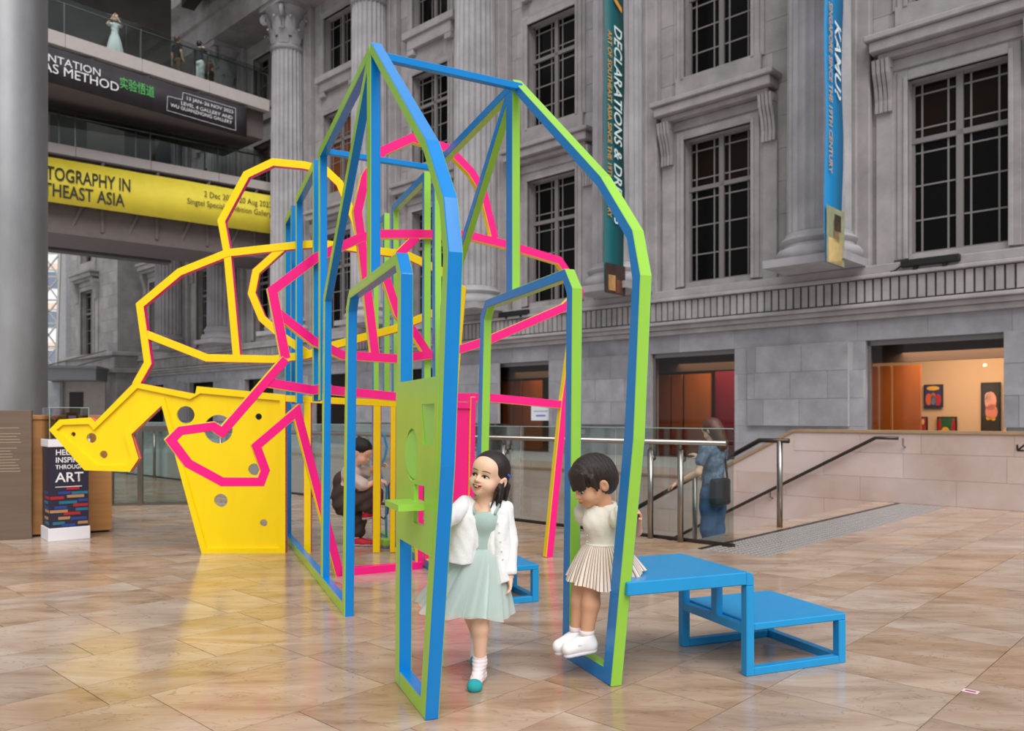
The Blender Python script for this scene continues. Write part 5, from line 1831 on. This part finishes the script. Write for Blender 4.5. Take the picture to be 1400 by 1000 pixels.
tb_ = tnt.nodes['Principled BSDF']; tb_.inputs['Base Color'].default_value = lin((204, 220, 216)); tb_.inputs['Roughness'].default_value = 0.9; tb_.inputs['Alpha'].default_value = 0.55
def zh_g2(a_): return 0.30 + 0.035 * max(0, -math.cos(a_)) + 0.014 * math.sin(4 * a_ + 1)
skirt('overskirt', girl, tm, (0.018, 0.015, 0.584), (0.066, 0.058), (-0.055, 0.03, 0), (0.208, 0.165), zh_g2, 11, 0.15, phase=1.0)
# cardigan
white = mat('cardigan_white', (238, 238, 240), rough=0.9, spec=0.15, var=0.03, vscale=30, bump=0.2, bscale=70)
def wob(P): return 0.0016 * np.sin(P[:, 0] * 55 - P[:, 2] * 38 + P[:, 1] * 30) + 0.0008 * np.sin(P[:, 0] * 130 + P[:, 2] * 70)
card = Shape()
card.limb((0.03, 0.024, 0.735), (0.018, 0.032, 0.48), 0.078, 0.086, 0.03)
card.limb(shL + V3(-0.002, 0, 0.008), shR + V3(0, 0, 0.004), 0.036, 0.036, 0.03)
card.limb((-0.045, -0.012, 0.71), (-0.068, -0.022, 0.48), 0.060, 0.076, 0.03)
card.ell((0.022, -0.065, 0.755), (0.040, 0.075, 0.055), 0.008, 's')
card.limb((0.030, -0.085, 0.74), (0.034, -0.085, 0.58), 0.044, 0.050, 0.006, 's')
card.limb((0.034, -0.085, 0.58), (0.050, -0.10, 0.40), 0.050, 0.09, 0.006, 's')
card.limb(nb + V3(0, -0.01, 0.04), nb + V3(0, 0.0, 0.0), 0.058, 0.044, 0.008, 's')
card.plane((-0.06, 0, 0.528), (0.10, 0.0, 1), 0.003, 's')
card.limb((0.0, 0.02, 0.57), (0.0, 0.02, 0.40), 0.060, 0.085, 0.008, 's')
card2 = Shape()
card2.limb((0.098, 0.01, 0.735), (0.120, -0.004, 0.40), 0.040, 0.040, 0.02)
card2.limb((0.092, -0.02, 0.69), (0.110, -0.03, 0.40), 0.024, 0.024, 0.02)
card2.plane((0.1, 0, 0.437), (-0.25, 0, 1), 0.003, 's')
card2.limb((0.035, -0.085, 0.74), (0.045, -0.11, 0.40), 0.042, 0.075, 0.006, 's')
Vv, Fq = join_surf([card.surface(0.0045, wob), card2.surface(0.0045, wob)])
np_mesh('cardigan', Vv, Fq, white, girl)
slv = Shape()
slv.chain([shR + V3(0.005, 0, 0.003), elb, wr + V3(0, 0.003, 0.025)], [0.037, 0.032, 0.03], 0.015)
slv.plane(wr + V3(0, 0, 0.012), (0, 0, 1), 0.003, 's')
slv.build('sleeve', white, girl, 0.005, wob)
slv = Shape()
slv.chain([shL + V3(-0.004, 0, 0.004), ell_, ell_ * 0.3 + wl * 0.7], [0.040, 0.036, 0.032], 0.015)
slv.build('sleeve', white, girl, 0.005, wob)
pl_ = MB()
for z in (0.70, 0.66, 0.62, 0.58, 0.545):
    pl_.ball((0.090 + (0.70 - z) * 0.14, -0.050, z), 0.004, 6)
pl_.build('button_row', white, girl)
# socks
sockp = mat('sock_pink_white', (238, 222, 226), rough=0.9, var=0.05, vscale=60)
teal = mat('sock_teal', (40, 160, 165), rough=0.9)
toe1 = V3(*gp(649, 928, -0.10)); toe1[2] = 0.022
heel1 = V3(an1[0], an1[1] + 0.02, 0.032)
s1 = Shape().limb(an1 + V3(0, 0, 0.035), an1 + V3(0, 0.002, 0.0), 0.029, 0.027, 0.01)
s1.limb(an1, heel1, 0.027, 0.027, 0.012).limb(heel1, toe1, 0.027, 0.025, 0.015).limb(an1, toe1 * 0.5 + heel1 * 0.5 + V3(0, 0, 0.012), 0.026, 0.022, 0.02)
s1.plane((0, 0, 0.001), (0, 0, 1), 0.003, 's')
def rib(P): return 0.0012 * np.sin(P[:, 2] * 420)
s1.build('sock', sockp, girl, 0.004, rib)
Shape().limb(toe1 + V3(0, -0.004, 0), toe1 + V3(0.012, 0.0, -0.002), 0.0265, 0.0262, 0.01).limb(toe1, toe1 + V3(0.004, 0.02, -0.003), 0.0262, 0.0245, 0.01).plane((0, 0, 0.0005), (0, 0, 1), 0.003, 's').build('sock_toe', teal, girl, 0.004)
heel2 = an2 + V3(0.0, 0.035, -0.03); toe2 = V3(an2[0] + 0.002, an2[1] - 0.035, 0.028)
s2 = Shape().limb(an2 + V3(-0.002, -0.035, 0.05), an2, 0.028, 0.027, 0.01).limb(an2, heel2, 0.026, 0.026, 0.012).limb(heel2, toe2, 0.026, 0.024, 0.012)
s2.plane((0, 0, 0.001), (0, 0, 1), 0.003, 's')
s2.build('sock', sockp, girl, 0.004)
Shape().limb(toe2 + V3(0, -0.008, 0), toe2 + V3(0, 0.008, 0.0), 0.0265, 0.0255, 0.01).plane((0, 0, 0.0005), (0, 0, 1), 0.003, 's').build('sock_toe', teal, girl, 0.004)
cf = MB()
cx_ = an1 + V3(-0.028, -0.012, 0.005)
cf.ball(cx_, (0.006, 0.004, 0.005), 8)
cf.build('sock_motif', mat('motif_red', (206, 60, 80), rough=0.8), girl, smooth=True)
MB().ball(cx_ + V3(0.0, 0, -0.014), (0.007, 0.004, 0.006), 8).build('sock_motif', mat('motif_green', (70, 130, 80), rough=0.8), girl, smooth=True)

# ------------------------------------------------------------------ toddler on the step bench
T0 = Vector((0.40, 3.6, 0))
tod = thing('person', 'toddler in cream blouse and striped skirt perched on the blue bench', 'person', T0)
ts = 3.6 / FPX
def tp(x, y, d=0.0): return ((x - 700) * ts - 0.40, d, CH + (HZ - y) * ts)
TS = 1.04
Rt = np.array(Euler((0, 0, math.radians(-72))).to_matrix() @ Euler((math.radians(22), 0, 0)).to_matrix())
tloc = V3(*tp(809, 657.5, -0.02))
th_ = scaled(head_shape(), TS, Rt, hpiv, tloc)
tnb = V3(0.005, 0.0, 0.745)
th_.limb(tloc + Rt @ V3(0, 0.03, -0.055), tnb, 0.038, 0.040, 0.025)
bt = Shape()
sN, sF = V3(0.055, -0.062, 0.722), V3(-0.062, 0.055, 0.722)
bt.limb((0.0, 0.0, 0.70), (0.01, 0.01, 0.56), 0.066, 0.068, 0.03)
bt.limb(sN, sF, 0.03, 0.03, 0.03)
bt.limb((0.01, 0.01, 0.56), (0.03, 0.02, 0.53), 0.07, 0.068, 0.03)
k1_, k2_ = V3(-0.092, -0.005, 0.425), V3(-0.052, -0.058, 0.425)
a1t, a2t = V3(*tp(789, 862, 0.01)), V3(*tp(801, 862, -0.05))
bt.chain([(0.0, 0.05, 0.515), k1_, k1_ + V3(-0.006, 0, -0.09), a1t], [0.052, 0.040, 0.039, 0.028], 0.015)
bt.chain([(0.03, -0.04, 0.515), k2_, k2_ + V3(-0.004, -0.002, -0.09), a2t], [0.052, 0.040, 0.039, 0.028], 0.015)
hN = V3(0.128, -0.205, 0.725)
bt.chain([sN, (0.135, -0.115, 0.66), hN], [0.026, 0.023, 0.017], 0.01)
bt.chain([sF, (-0.03, 0.12, 0.62), (0.06, 0.13, 0.50)], [0.026, 0.023, 0.017], 0.01)
hn = hand_shape(hN, hN + V3(0.0, -0.022, 0.024), (-0.9, -0.45, 0), 0.5, 0.95, 0.55, thumb=1)
hf = hand_shape((0.06, 0.13, 0.50), (0.075, 0.14, 0.478), (0, 0, -1), 0.5, 0.9, 0.2, thumb=1)
Vv, Fq = join_surf([th_.surface(0.003), bt.surface(0.006), hn.surface(0.0022), hf.surface(0.004)])
np_mesh('body', Vv, Fq, skin_b, tod)
make_face(tod, Rt, hpiv, tloc, hs_, TS, smile=-0.2, openm=0, look=(0.0, -0.004))
hair = Shape()
hair.ell((0, 0.012, 0.132), (0.083, 0.099, 0.084), 0.02)
hair.ell((0, 0.045, 0.095), (0.078, 0.070, 0.078), 0.03)
hair.ell((0, -0.088, 0.030), (0.080, 0.076, 0.066), 0.008, 's')
for sx in (-1, 1):
    hair.ell((sx * 0.088, 0.008, 0.075), (0.022, 0.028, 0.032), 0.008, 's')
hair.plane((0, 0, 0.034), (0, 0.4, 1), 0.012, 's')
for i in range(9):
    x = -0.06 + i * 0.015
    hair.limb((x, -0.074 + abs(x) * 0.35, 0.155), (x * 1.05, -0.090 + abs(x) * 0.40, 0.094 + 0.004 * (i % 3)), 0.014, 0.008, 0.012)
for sx in (-1, 1):
    hair.limb((sx * 0.076, -0.03, 0.13), (sx * 0.078, -0.022, 0.075), 0.012, 0.006, 0.012)
def strands(P): return 0.0014 * np.sin(P[:, 0] * 260 + P[:, 2] * 90 + P[:, 1] * 170) 
scaled(hair, TS, Rt, hpiv, tloc).build('hair', hair_m, tod, 0.0032, strands)
crm = mat('blouse_cream', (226, 220, 208), rough=0.9, spec=0.15, var=0.05, vscale=20, bump=0.2, bscale=60)
bl = Shape()
bl.limb((0.0, 0.0, 0.705), (0.008, 0.006, 0.585), 0.076, 0.077, 0.03)
bl.limb(sN * 0.85 + V3(0, 0, 0.112), sF * 0.85 + V3(0, 0, 0.112), 0.034, 0.034, 0.03)
bl.ell((-0.03, -0.03, 0.68), (0.06, 0.06, 0.06), 0.03)
bl.limb(tnb + V3(0, 0, 0.03), tnb + V3(-0.01, -0.01, 0.0), 0.046, 0.042, 0.008, 's')
bl.plane((0, 0, 0.575), (0, 0, 1), 0.004, 's')
bl.build('blouse', crm, tod, 0.005, wob)
co_ = MB()
ring = []
for i in range(24):
    a_ = 2 * PI * i / 24
    ring.append((tnb[0] + 0.05 * math.cos(a_), tnb[1] + 0.05 * math.sin(a_), tnb[2] + 0.008 + 0.012 * math.cos(a_ - 0.8)))
co_.tube(ring + ring[:1], 0.011, 8)
co_.build('collar', crm, tod, smooth=True)
pt = MB()
for i in range(5):
    z = 0.715 - i * 0.028
    p = V3(-0.071, -0.052, z) if i else V3(-0.066, -0.048, z)
    pt.ball(p, 0.0045, 8)
pt.build('button_row', mat('button_ivory', (206, 196, 180), rough=0.4), tod, smooth=True)
for c_ in (sN, sF):
    pf_ = Shape().ell(c_ + V3(0.012 if c_ is sN else -0.01, -0.020 if c_ is sN else 0.01, -0.012), (0.050, 0.048, 0.052), 0.02)
    d_ = (V3(0.135, -0.115, 0.66) - c_) if c_ is sN else (V3(-0.03, 0.12, 0.62) - c_)
    pf_.limb(c_ + d_ * 0.3, c_ + d_ * 0.55, 0.034, 0.027, 0.012)
    pf_.build('puff_sleeve', crm, tod, 0.005, lambda P: 0.003 * np.sin(np.arctan2(P[:, 1] + 0.062, P[:, 0] - 0.055) * 9 + P[:, 2] * 60))
def stripe_mat():
    m = bpy.data.materials.new('skirt_stripes'); m.use_nodes = True
    nt = m.node_tree; b = nt.nodes['Principled BSDF']; b.inputs['Roughness'].default_value = 0.9
    uv = nt.nodes.new('ShaderNodeUVMap')
    sep = nt.nodes.new('ShaderNodeSeparateXYZ'); nt.links.new(uv.outputs[0], sep.inputs[0])
    mu = nt.nodes.new('ShaderNodeMath'); mu.operation = 'MULTIPLY'; mu.inputs[1].default_value = 64
    nt.links.new(sep.outputs[0], mu.inputs[0])
    fr_ = nt.nodes.new('ShaderNodeMath'); fr_.operation = 'FRACT'; nt.links.new(mu.outputs[0], fr_.inputs[0])
    cr = nt.nodes.new('ShaderNodeValToRGB'); cr.color_ramp.interpolation = 'CONSTANT'
    e = cr.color_ramp.elements
    e[0].position = 0; e[0].color = lin((222, 212, 200)); e[1].position = 0.55; e[1].color = lin((140, 98, 74))
    x = e.new(0.8); x.color = lin((226, 216, 204)); x = e.new(0.92); x.color = lin((190, 140, 128))
    nt.links.new(fr_.outputs[0], cr.inputs[0]); nt.links.new(cr.outputs[0], b.inputs['Base Color'])
    return m
def zh_t(a_):
    c = math.cos(a_)
    return 0.402 + 0.030 * max(0, -c) + 0.074 * max(0, c) ** 0.7 + 0.035 * max(0, math.sin(a_))
skirt('skirt', tod, stripe_mat(), (0.006, 0.004, 0.588), (0.080, 0.076), (0.012, -0.012, 0), (0.172, 0.145), zh_t, 11, 0.10, uv=True, na=260)
MB().lathe([(0.081, 0), (0.083, 0.006), (0.081, 0.012)], 32, (0.006, 0.004, 0.58)).build('waistband', crm, tod, smooth=True)
shoe = mat('shoe_white', (240, 240, 242), rough=0.4)
sole = mat('shoe_sole', (206, 206, 212), rough=0.6)
sky_ = mat('sock_lace', (232, 218, 220), rough=0.9)
for an_, tdir in ((a1t, V3(-0.92, -0.3, -0.18)), (a2t, V3(-0.95, -0.2, -0.15))):
    td = tdir / np.linalg.norm(tdir)
    hl = an_ + V3(0.012, 0.004, -0.05); tt_ = hl + td * 0.098
    s = Shape().limb(an_ + V3(0, 0, -0.012), hl, 0.033, 0.032, 0.015).limb(hl, tt_, 0.031, 0.027, 0.02).limb(an_ + V3(-0.015, -0.003, -0.03), tt_ + V3(0, 0, 0.004), 0.03, 0.023, 0.02)
    s.plane(an_ + V3(0, 0, -0.004), (0.25, 0, -1), 0.004, 's')
    s.plane(hl + V3(0, 0, -0.026), tuple(np.cross(np.cross(td, V3(0, 0, 1)), td)), 0.004, 's')
    so2 = s.build('shoe', shoe, tod, 0.004)
    up_ = np.cross(np.cross(td, V3(0, 0, 1)), td); up_ /= np.linalg.norm(up_); sd = np.cross(td, up_)
    f2 = Shape().limb(hl - up_ * 0.026, tt_ - up_ * 0.026, 0.031, 0.026, 0.01)
    f2.plane(hl - up_ * 0.020, tuple(-up_), 0.003, 's').plane(hl - up_ * 0.034, tuple(up_), 0.003, 's')
    f2.build('sole', sole, so2, 0.004)
    for q in (0.30, 0.52):
        c_ = hl + td * 0.098 * q
        rr_ = [c_ + up_ * (0.037 - 0.012 * q) * math.cos(t) + sd * 0.034 * math.sin(t) for t in np.linspace(-1.2, 1.2, 9)]
        st_ = MB()
        for i in range(8):
            p0, p1 = Vector(rr_[i]), Vector(rr_[i + 1])
            w2 = Vector(td) * 0.008
            st_.add([p0 - w2, p0 + w2, p1 + w2, p1 - w2], [(0, 1, 2, 3)])
        sto = st_.build('strap', sole, so2, smooth=True)
        md = sto.modifiers.new('thickness', 'SOLIDIFY'); md.thickness = 0.006; md.offset = 0
    MB().ball(hl + up_ * 0.012 - td * 0.028, (0.006, 0.014, 0.016), 8).build('heel_patch', mat('shoe_blue_print', (110, 116, 168), rough=0.5, var=0.5, vscale=90, rgb2=(220, 160, 170)), so2, smooth=True)
    MB().tube([an_ + V3(0, 0, -0.012), an_ + V3(0, 0, 0.014)], [0.031, 0.034], 16).build('sock', sky_, tod, smooth=True)

# ------------------------------------------------------------------ boy in brown dungarees
B0 = Vector(((488 - 700) / FPX * 7.2, 7.2, 0))
boy = thing('person', 'boy in brown dungarees and red shoes stepping behind the yellow post', 'person', B0)
bs = 7.2 / FPX
def bp_(x, y, d=0.0): return V3((x - 488) * bs, d, CH + (HZ - y) * bs)
Rb = np.array(Euler((0, 0, math.radians(80))).to_matrix() @ Euler((math.radians(26), 0, 0)).to_matrix())
bloc = bp_(494, 618)
bh = scaled(head_shape(), 1.04, Rb, hpiv, bloc)
bnb = bp_(481, 640)
bh.limb(bloc + Rb @ V3(0, 0.02, -0.05), bnb, 0.042, 0.046, 0.03)
bb = Shape()
hip = bp_(472, 690); shn, shf = bp_(480, 650, -0.09), bp_(480, 648, 0.08)
bb.limb(bp_(479, 655), hip, 0.085, 0.09, 0.04)
ftS = V3(-0.01, 0.03, 0.06); knS = V3(0.0, 0.04, 0.24)
bb.chain([hip + V3(0.03, 0.05, 0), knS, ftS], [0.065, 0.048, 0.033], 0.02)
knR = bp_(514, 676, -0.08); ftR = bp_(503, 700, -0.08)
bb.chain([hip + V3(0.02, -0.05, 0), knR, ftR], [0.065, 0.05, 0.033], 0.02)
hB1, hB2 = bp_(517, 636, 0.06), bp_(520, 656, -0.09)
bb.chain([shn, bp_(503, 664, -0.12), hB2], [0.036, 0.03, 0.022], 0.012)
bb.chain([shf, bp_(500, 648, 0.11), hB1], [0.036, 0.03, 0.022], 0.012)
hb1 = hand_shape(hB1, hB1 + V3(0.045, 0, 0.005), (0, -0.3, -1), 0.5, 1.3, 0.6)
hb2 = hand_shape(hB2, hB2 + V3(0.045, 0.01, -0.012), (0, 0.5, -1), 0.5, 1.3, 0.6)
Vv, Fq = join_surf([bh.surface(0.005), bb.surface(0.009), hb1.surface(0.004), hb2.surface(0.004)])
np_mesh('body', Vv, Fq, skin_a, boy)
hair = Shape()
hair.ell((0, 0.016, 0.138), (0.082, 0.096, 0.078), 0.02)
hair.ell((0, 0.05, 0.10), (0.07, 0.062, 0.06), 0.03)
hair.ell((0, -0.10, 0.055), (0.085, 0.085, 0.07), 0.01, 's')
hair.plane((0, 0, 0.06), (0, 0.25, 1), 0.02, 's')
for sx in (-1, 1): hair.ell((sx * 0.085, 0.012, 0.07), (0.03, 0.035, 0.035), 0.01, 's')
scaled(hair, 1.05, Rb, hpiv, bloc).build('hair', hair_b, boy, 0.005, strands)
beige = mat('tshirt_beige', (206, 192, 182), rough=0.9, var=0.05, vscale=20)
brn = mat('dungarees_brown', (66, 54, 48), rough=0.9, var=0.12, vscale=15)
tsh = Shape().limb(bp_(480, 650), bp_(476, 672), 0.095, 0.095, 0.04).limb(shn, shf, 0.05, 0.05, 0.03)
for s0_, e0_ in ((shn, bp_(503, 664, -0.12)), (shf, bp_(500, 648, 0.11))):
    tsh.limb(s0_, s0_ + (e0_ - s0_) * 0.85, 0.052, 0.056, 0.02)
tsh.build('tshirt', beige, boy, 0.008, lambda P: 0.003 * np.sin(P[:, 0] * 60 + P[:, 2] * 80))
du = Shape().limb(bp_(474, 672), hip, 0.102, 0.108, 0.04)
du.limb(bp_(467, 655), bp_(467, 680), 0.07, 0.09, 0.03)
du.chain([hip + V3(0.03, 0.05, 0), knS, knS * 0.45 + ftS * 0.55], [0.085, 0.072, 0.075], 0.03)
du.chain([hip + V3(0.02, -0.05, 0), knR, knR * 0.4 + ftR * 0.6], [0.088, 0.076, 0.08], 0.03)
du.build('dungarees', brn, boy, 0.008, lambda P: 0.005 * np.sin(P[:, 0] * 50 - P[:, 2] * 60 + P[:, 1] * 30))
redm = mat('shoe_red', (190, 24, 44), rough=0.6); whs = mat('shoe_check', (226, 220, 222), rough=0.6, var=0.5, vscale=50, rgb2=(90, 40, 60))
for f_, up0 in ((ftS, 0.0), (ftR, 0.12)):
    base = f_ + V3(0, 0, -0.03)
    toe_ = base + V3(0.13, -0.02, -0.005 + up0)
    s = Shape().limb(base, toe_, 0.038, 0.034, 0.02).limb(f_ + V3(0.01, 0, 0.0), base + (toe_ - base) * 0.5, 0.036, 0.034, 0.02)
    s.plane(base + V3(0, 0, -0.018), (-up0 * 0.9, 0, 1), 0.004, 's')
    s.plane(f_ + V3(0, 0, 0.012), (0, 0, -1), 0.004, 's')
    so2 = s.build('shoe', redm, boy, 0.006)
    f2 = Shape().limb(base + V3(0, 0, -0.016), toe_ + V3(0, 0, -0.016), 0.039, 0.035, 0.01)
    f2.plane(base + V3(0, 0, -0.008), (up0 * 0.9, 0, -1), 0.003, 's').plane(base + V3(0, 0, -0.029), (-up0 * 0.9, 0, 1), 0.003, 's')
    f2.build('sole', whs, so2, 0.006)

# blue cable toy on its green base
cb = Vector(bp_(525, 745, 0.0)) + B0
cb.z = 0
toy = thing('cable_toy', 'bent blue cable rising from a small green and grey foot block', 'toy', cb, 0.5)
MB().box(-0.05, 0.05, -0.13, 0.13, 0, 0.075).build('foot_block', mat('toy_grey', (120, 134, 150), rough=0.6), toy, bevel=0.006)
MB().box(-0.052, 0.052, -0.132, 0.0, 0.02, 0.078).build('green_cap', p_green, toy, bevel=0.006)
def tq(x, y, d=0.0):
    p = Vector(bp_(x, y, d)) + B0 - cb
    c_, s_ = math.cos(-0.5), math.sin(-0.5)
    return (p.x * c_ - p.y * s_, p.x * s_ + p.y * c_, CH + (HZ - y) * bs)
import_pts = [tq(528, 740), tq(528, 700), tq(529, 668), tq(523, 655), tq(519, 642), tq(526, 626), tq(529, 612), tq(526, 598), tq(520, 588)]
MB().tube(import_pts, 0.011, 8).build('cable', mat('cable_blue', (60, 150, 200), rough=0.5), toy, smooth=True)
MB().tube([tq(518, 706, .02), tq(525, 710), tq(530, 702), tq(532, 680), tq(531, 665), tq(538, 653)], 0.009, 8).build('cable', mat('cable_dark', (60, 84, 96), rough=0.5), toy, smooth=True)

# ------------------------------------------------------------------ woman on the stairs
def small_person(label, loc, rz, H, top, bottom, hairc, skinm, arms, skirt_=False, bottom_len=0.5, hair_long=0.0, vox=0.012, legs=0.10, tilt=0.0):
    """adult figure facing local -y; H height; arms: two chains of three points (local units of H)"""
    o = thing('person', label, 'person', loc, rz)
    S = H / 7.5
    hz = H - S * 0.5
    hd = scaled(head_shape(), S / 0.2, np.array(Euler((tilt, 0, 0)).to_matrix()), hpiv, V3(0, 0, hz))
    b = Shape()
    b.limb((0, 0.02, hz - S * 0.3), (0, 0.03, H * 0.80), 0.05, 0.06, 0.03)
    b.limb((-H * 0.095, 0.03, H * 0.805), (H * 0.095, 0.03, H * 0.805), 0.055, 0.055, 0.04)
    b.limb((0, 0.03, H * 0.77), (0, 0.03, H * 0.62), 0.11, 0.095, 0.05)
    b.limb((0, 0.03, H * 0.62), (0, 0.03, H * 0.53), 0.10, 0.125, 0.05)
    for sx in (-1, 1):
        b.chain([(sx * 0.075, 0.03, H * 0.5), (sx * 0.08, 0.02, H * 0.28), (sx * 0.08, 0.05, H * 0.05)], [0.085, 0.058, 0.04], 0.03)
        b.limb((sx * 0.08, 0.05, 0.04), (sx * 0.085, -0.10, 0.03), 0.04, 0.035, 0.02)
    hands = []
    for ch in arms:
        P3 = [np.array(p, float) * H for p in ch]
        b.chain(P3, [0.042, 0.036, 0.026], 0.02)
        d_ = P3[2] - P3[1]; d_ = d_ / np.linalg.norm(d_)
        hands.append(hand_shape(P3[2], P3[2] + d_ * 0.075, (0, -0.4, -1) if abs(d_[2]) < 0.8 else (0, -1, 0), 0.5, 1.9, 0.4))
    parts = [hd.surface(vox * 0.6), b.surface(vox)] + [h_.surface(0.008) for h_ in hands]
    Vv, Fq = join_surf(parts)
    np_mesh('body', Vv, Fq, skinm, o)
    hr2 = Shape()
    hr2.ell((0, 0.02, 0.130), (0.086, 0.1, 0.084), 0.02).ell((0, 0.05, 0.08), (0.076, 0.066, 0.075), 0.03)
    hr2.ell((0, -0.1, 0.06), (0.08, 0.08, 0.085), 0.012, 's')
    if hair_long:
        hr2.limb((0, 0.06, 0.06), (0.0, 0.075, 0.06 - hair_long), 0.075, 0.06, 0.03)
    scaled(hr2, S / 0.2, np.array(Euler((tilt, 0, 0)).to_matrix()), hpiv, V3(0, 0, hz)).build('hair', hairc, o, vox * 0.7)
    t = Shape().limb((0, 0.03, H * 0.775), (0, 0.03, H * 0.60), 0.122, 0.108, 0.05).limb((-H * 0.095, 0.03, H * 0.808), (H * 0.095, 0.03, H * 0.808), 0.066, 0.066, 0.04)
    t.limb((0, 0.03, H * 0.6), (0, 0.03, H * 0.535), 0.112, 0.132, 0.04)
    for ch in arms:
        P3 = [np.array(p, float) * H for p in ch]
        t.limb(P3[0], P3[0] * 0.45 + P3[1] * 0.55, 0.06, 0.056, 0.02)
    t.plane((0, 0, H * 0.50), (0, 0, 1), 0.01, 's')
    t.build('top', top, o, vox, lambda P: 0.006 * np.sin(P[:, 2] * 40 + P[:, 0] * 30))
    if skirt_:
        skirt('skirt', o, bottom, (0, 0.03, H * 0.62), (0.11, 0.1), (0, 0.03, 0), (0.30, 0.24), lambda a_: H * (0.62 - bottom_len), 9, 0.08, na=72, nz=8)
    else:
        tr_ = Shape().limb((0, 0.03, H * 0.56), (0, 0.03, H * 0.50), 0.118, 0.138, 0.04)
        for sx in (-1, 1):
            tr_.chain([(sx * 0.075, 0.03, H * 0.5), (sx * 0.08, 0.02, H * 0.28), (sx * 0.08, 0.045, H * 0.06)], [0.102, legs - 0.025, legs - 0.035], 0.03)
        tr_.build('trousers', bottom, o, vox, lambda P: 0.005 * np.sin(P[:, 2] * 30 + P[:, 0] * 20))
    return o
Wp = px(972, 0, 8.6)
plaid = mat('shirt_blue_check', (128, 146, 172), rough=0.9, var=0.35, vscale=26, rgb2=(70, 84, 112))
jeans = mat('jeans_blue', (62, 94, 136), rough=0.9, var=0.15, vscale=8)
wom = small_person('woman in blue checked shirt and jeans holding the stair rail', (Wp.x, Wp.y, -0.50), math.radians(-140), 1.62, plaid, jeans, hair_w, skin_a,
    [((0.10, 0.02, 0.80), (0.135, 0.0, 0.66), (0.165, -0.14, 0.585)), ((-0.10, 0.02, 0.80), (-0.13, -0.02, 0.67), (-0.08, -0.14, 0.74))], hair_long=0.14, tilt=0.35)
bag = Shape().box((0.06, 0.16, 0.87), (0.13, 0.05, 0.14), 0.02, rnd_=0.03)
bo = thing('shoulder_bag', 'dark navy shoulder bag hanging behind the woman on the stairs', 'bag', (Wp.x, Wp.y, -0.50), math.radians(-140))
bagm = mat('bag_navy', (34, 40, 56), rough=0.7)
bag.build('pouch', bagm, bo, 0.012)
MB().tube([(-0.04, 0.18, 0.99), (-0.10, 0.11, 1.2), (-0.12, 0.03, 1.39), (-0.06, -0.06, 1.33)], 0.012, 6).build('strap', bagm, bo)

# people on the upper bridge
def on_bridge(B, pxx, back, z):
    ang_ = B.rotation_euler.z
    ax = Vector((math.cos(ang_), math.sin(ang_), 0)); away = Vector((math.sin(ang_), -math.cos(ang_), 0))
    A = Vector(B.location) + away * back
    dx = (pxx - 700) / FPX
    k = (A.y * dx - A.x) / (ax.x - ax.y * dx)
    p = A + ax * k
    return Vector((p.x, p.y, z))
ub = 12.83
up_arms = [((0.10, 0.02, 0.80), (0.13, -0.10, 0.78), (0.05, -0.14, 0.90)), ((-0.10, 0.02, 0.80), (-0.13, -0.10, 0.76), (-0.03, -0.14, 0.90))]
dn_arms = [((0.10, 0.02, 0.80), (0.14, 0.03, 0.65), (0.13, -0.02, 0.52)), ((-0.10, 0.02, 0.80), (-0.14, 0.03, 0.65), (-0.13, -0.02, 0.52))]
pale = mat('dress_pale_blue', (234, 240, 244), rough=0.9)
small_person('woman in pale blue long dress on the upper bridge', on_bridge(UB, 157, 1.0, ub), 0.4, 1.60, pale, pale, hair_b, skin_a, up_arms, skirt_=True, bottom_len=0.5, vox=0.022)
small_person('man in black shirt and khaki trousers on the upper bridge', on_bridge(UB, 243, 1.2, ub), 2.6, 1.74, mat('shirt_black', (22, 22, 30), rough=0.9), mat('trousers_khaki', (96, 82, 62), rough=0.9), hair_w, skin_b, dn_arms, vox=0.022)
small_person('woman in white wide trousers and dark top on the upper bridge', on_bridge(UB, 273, 0.7, ub), 3.0, 1.60, mat('top_dark_grey', (60, 62, 66), rough=0.9), mat('trousers_white', (222, 230, 234), rough=0.9), hair_b, skin_a, up_arms, vox=0.022, legs=0.13)
small_person('small child beside the woman in white trousers on the bridge', on_bridge(UB, 287, 0.5, ub), 2.8, 0.95, mat('top_rust', (120, 74, 60), rough=0.9), mat('shorts_brown', (70, 50, 44), rough=0.9), hair_w, skin_b, [((0.10, 0.02, 0.80), (0.14, 0.03, 0.65), (0.13, -0.02, 0.52)), ((-0.10, 0.02, 0.80), (-0.14, 0.03, 0.65), (-0.13, -0.02, 0.52))], vox=0.022)
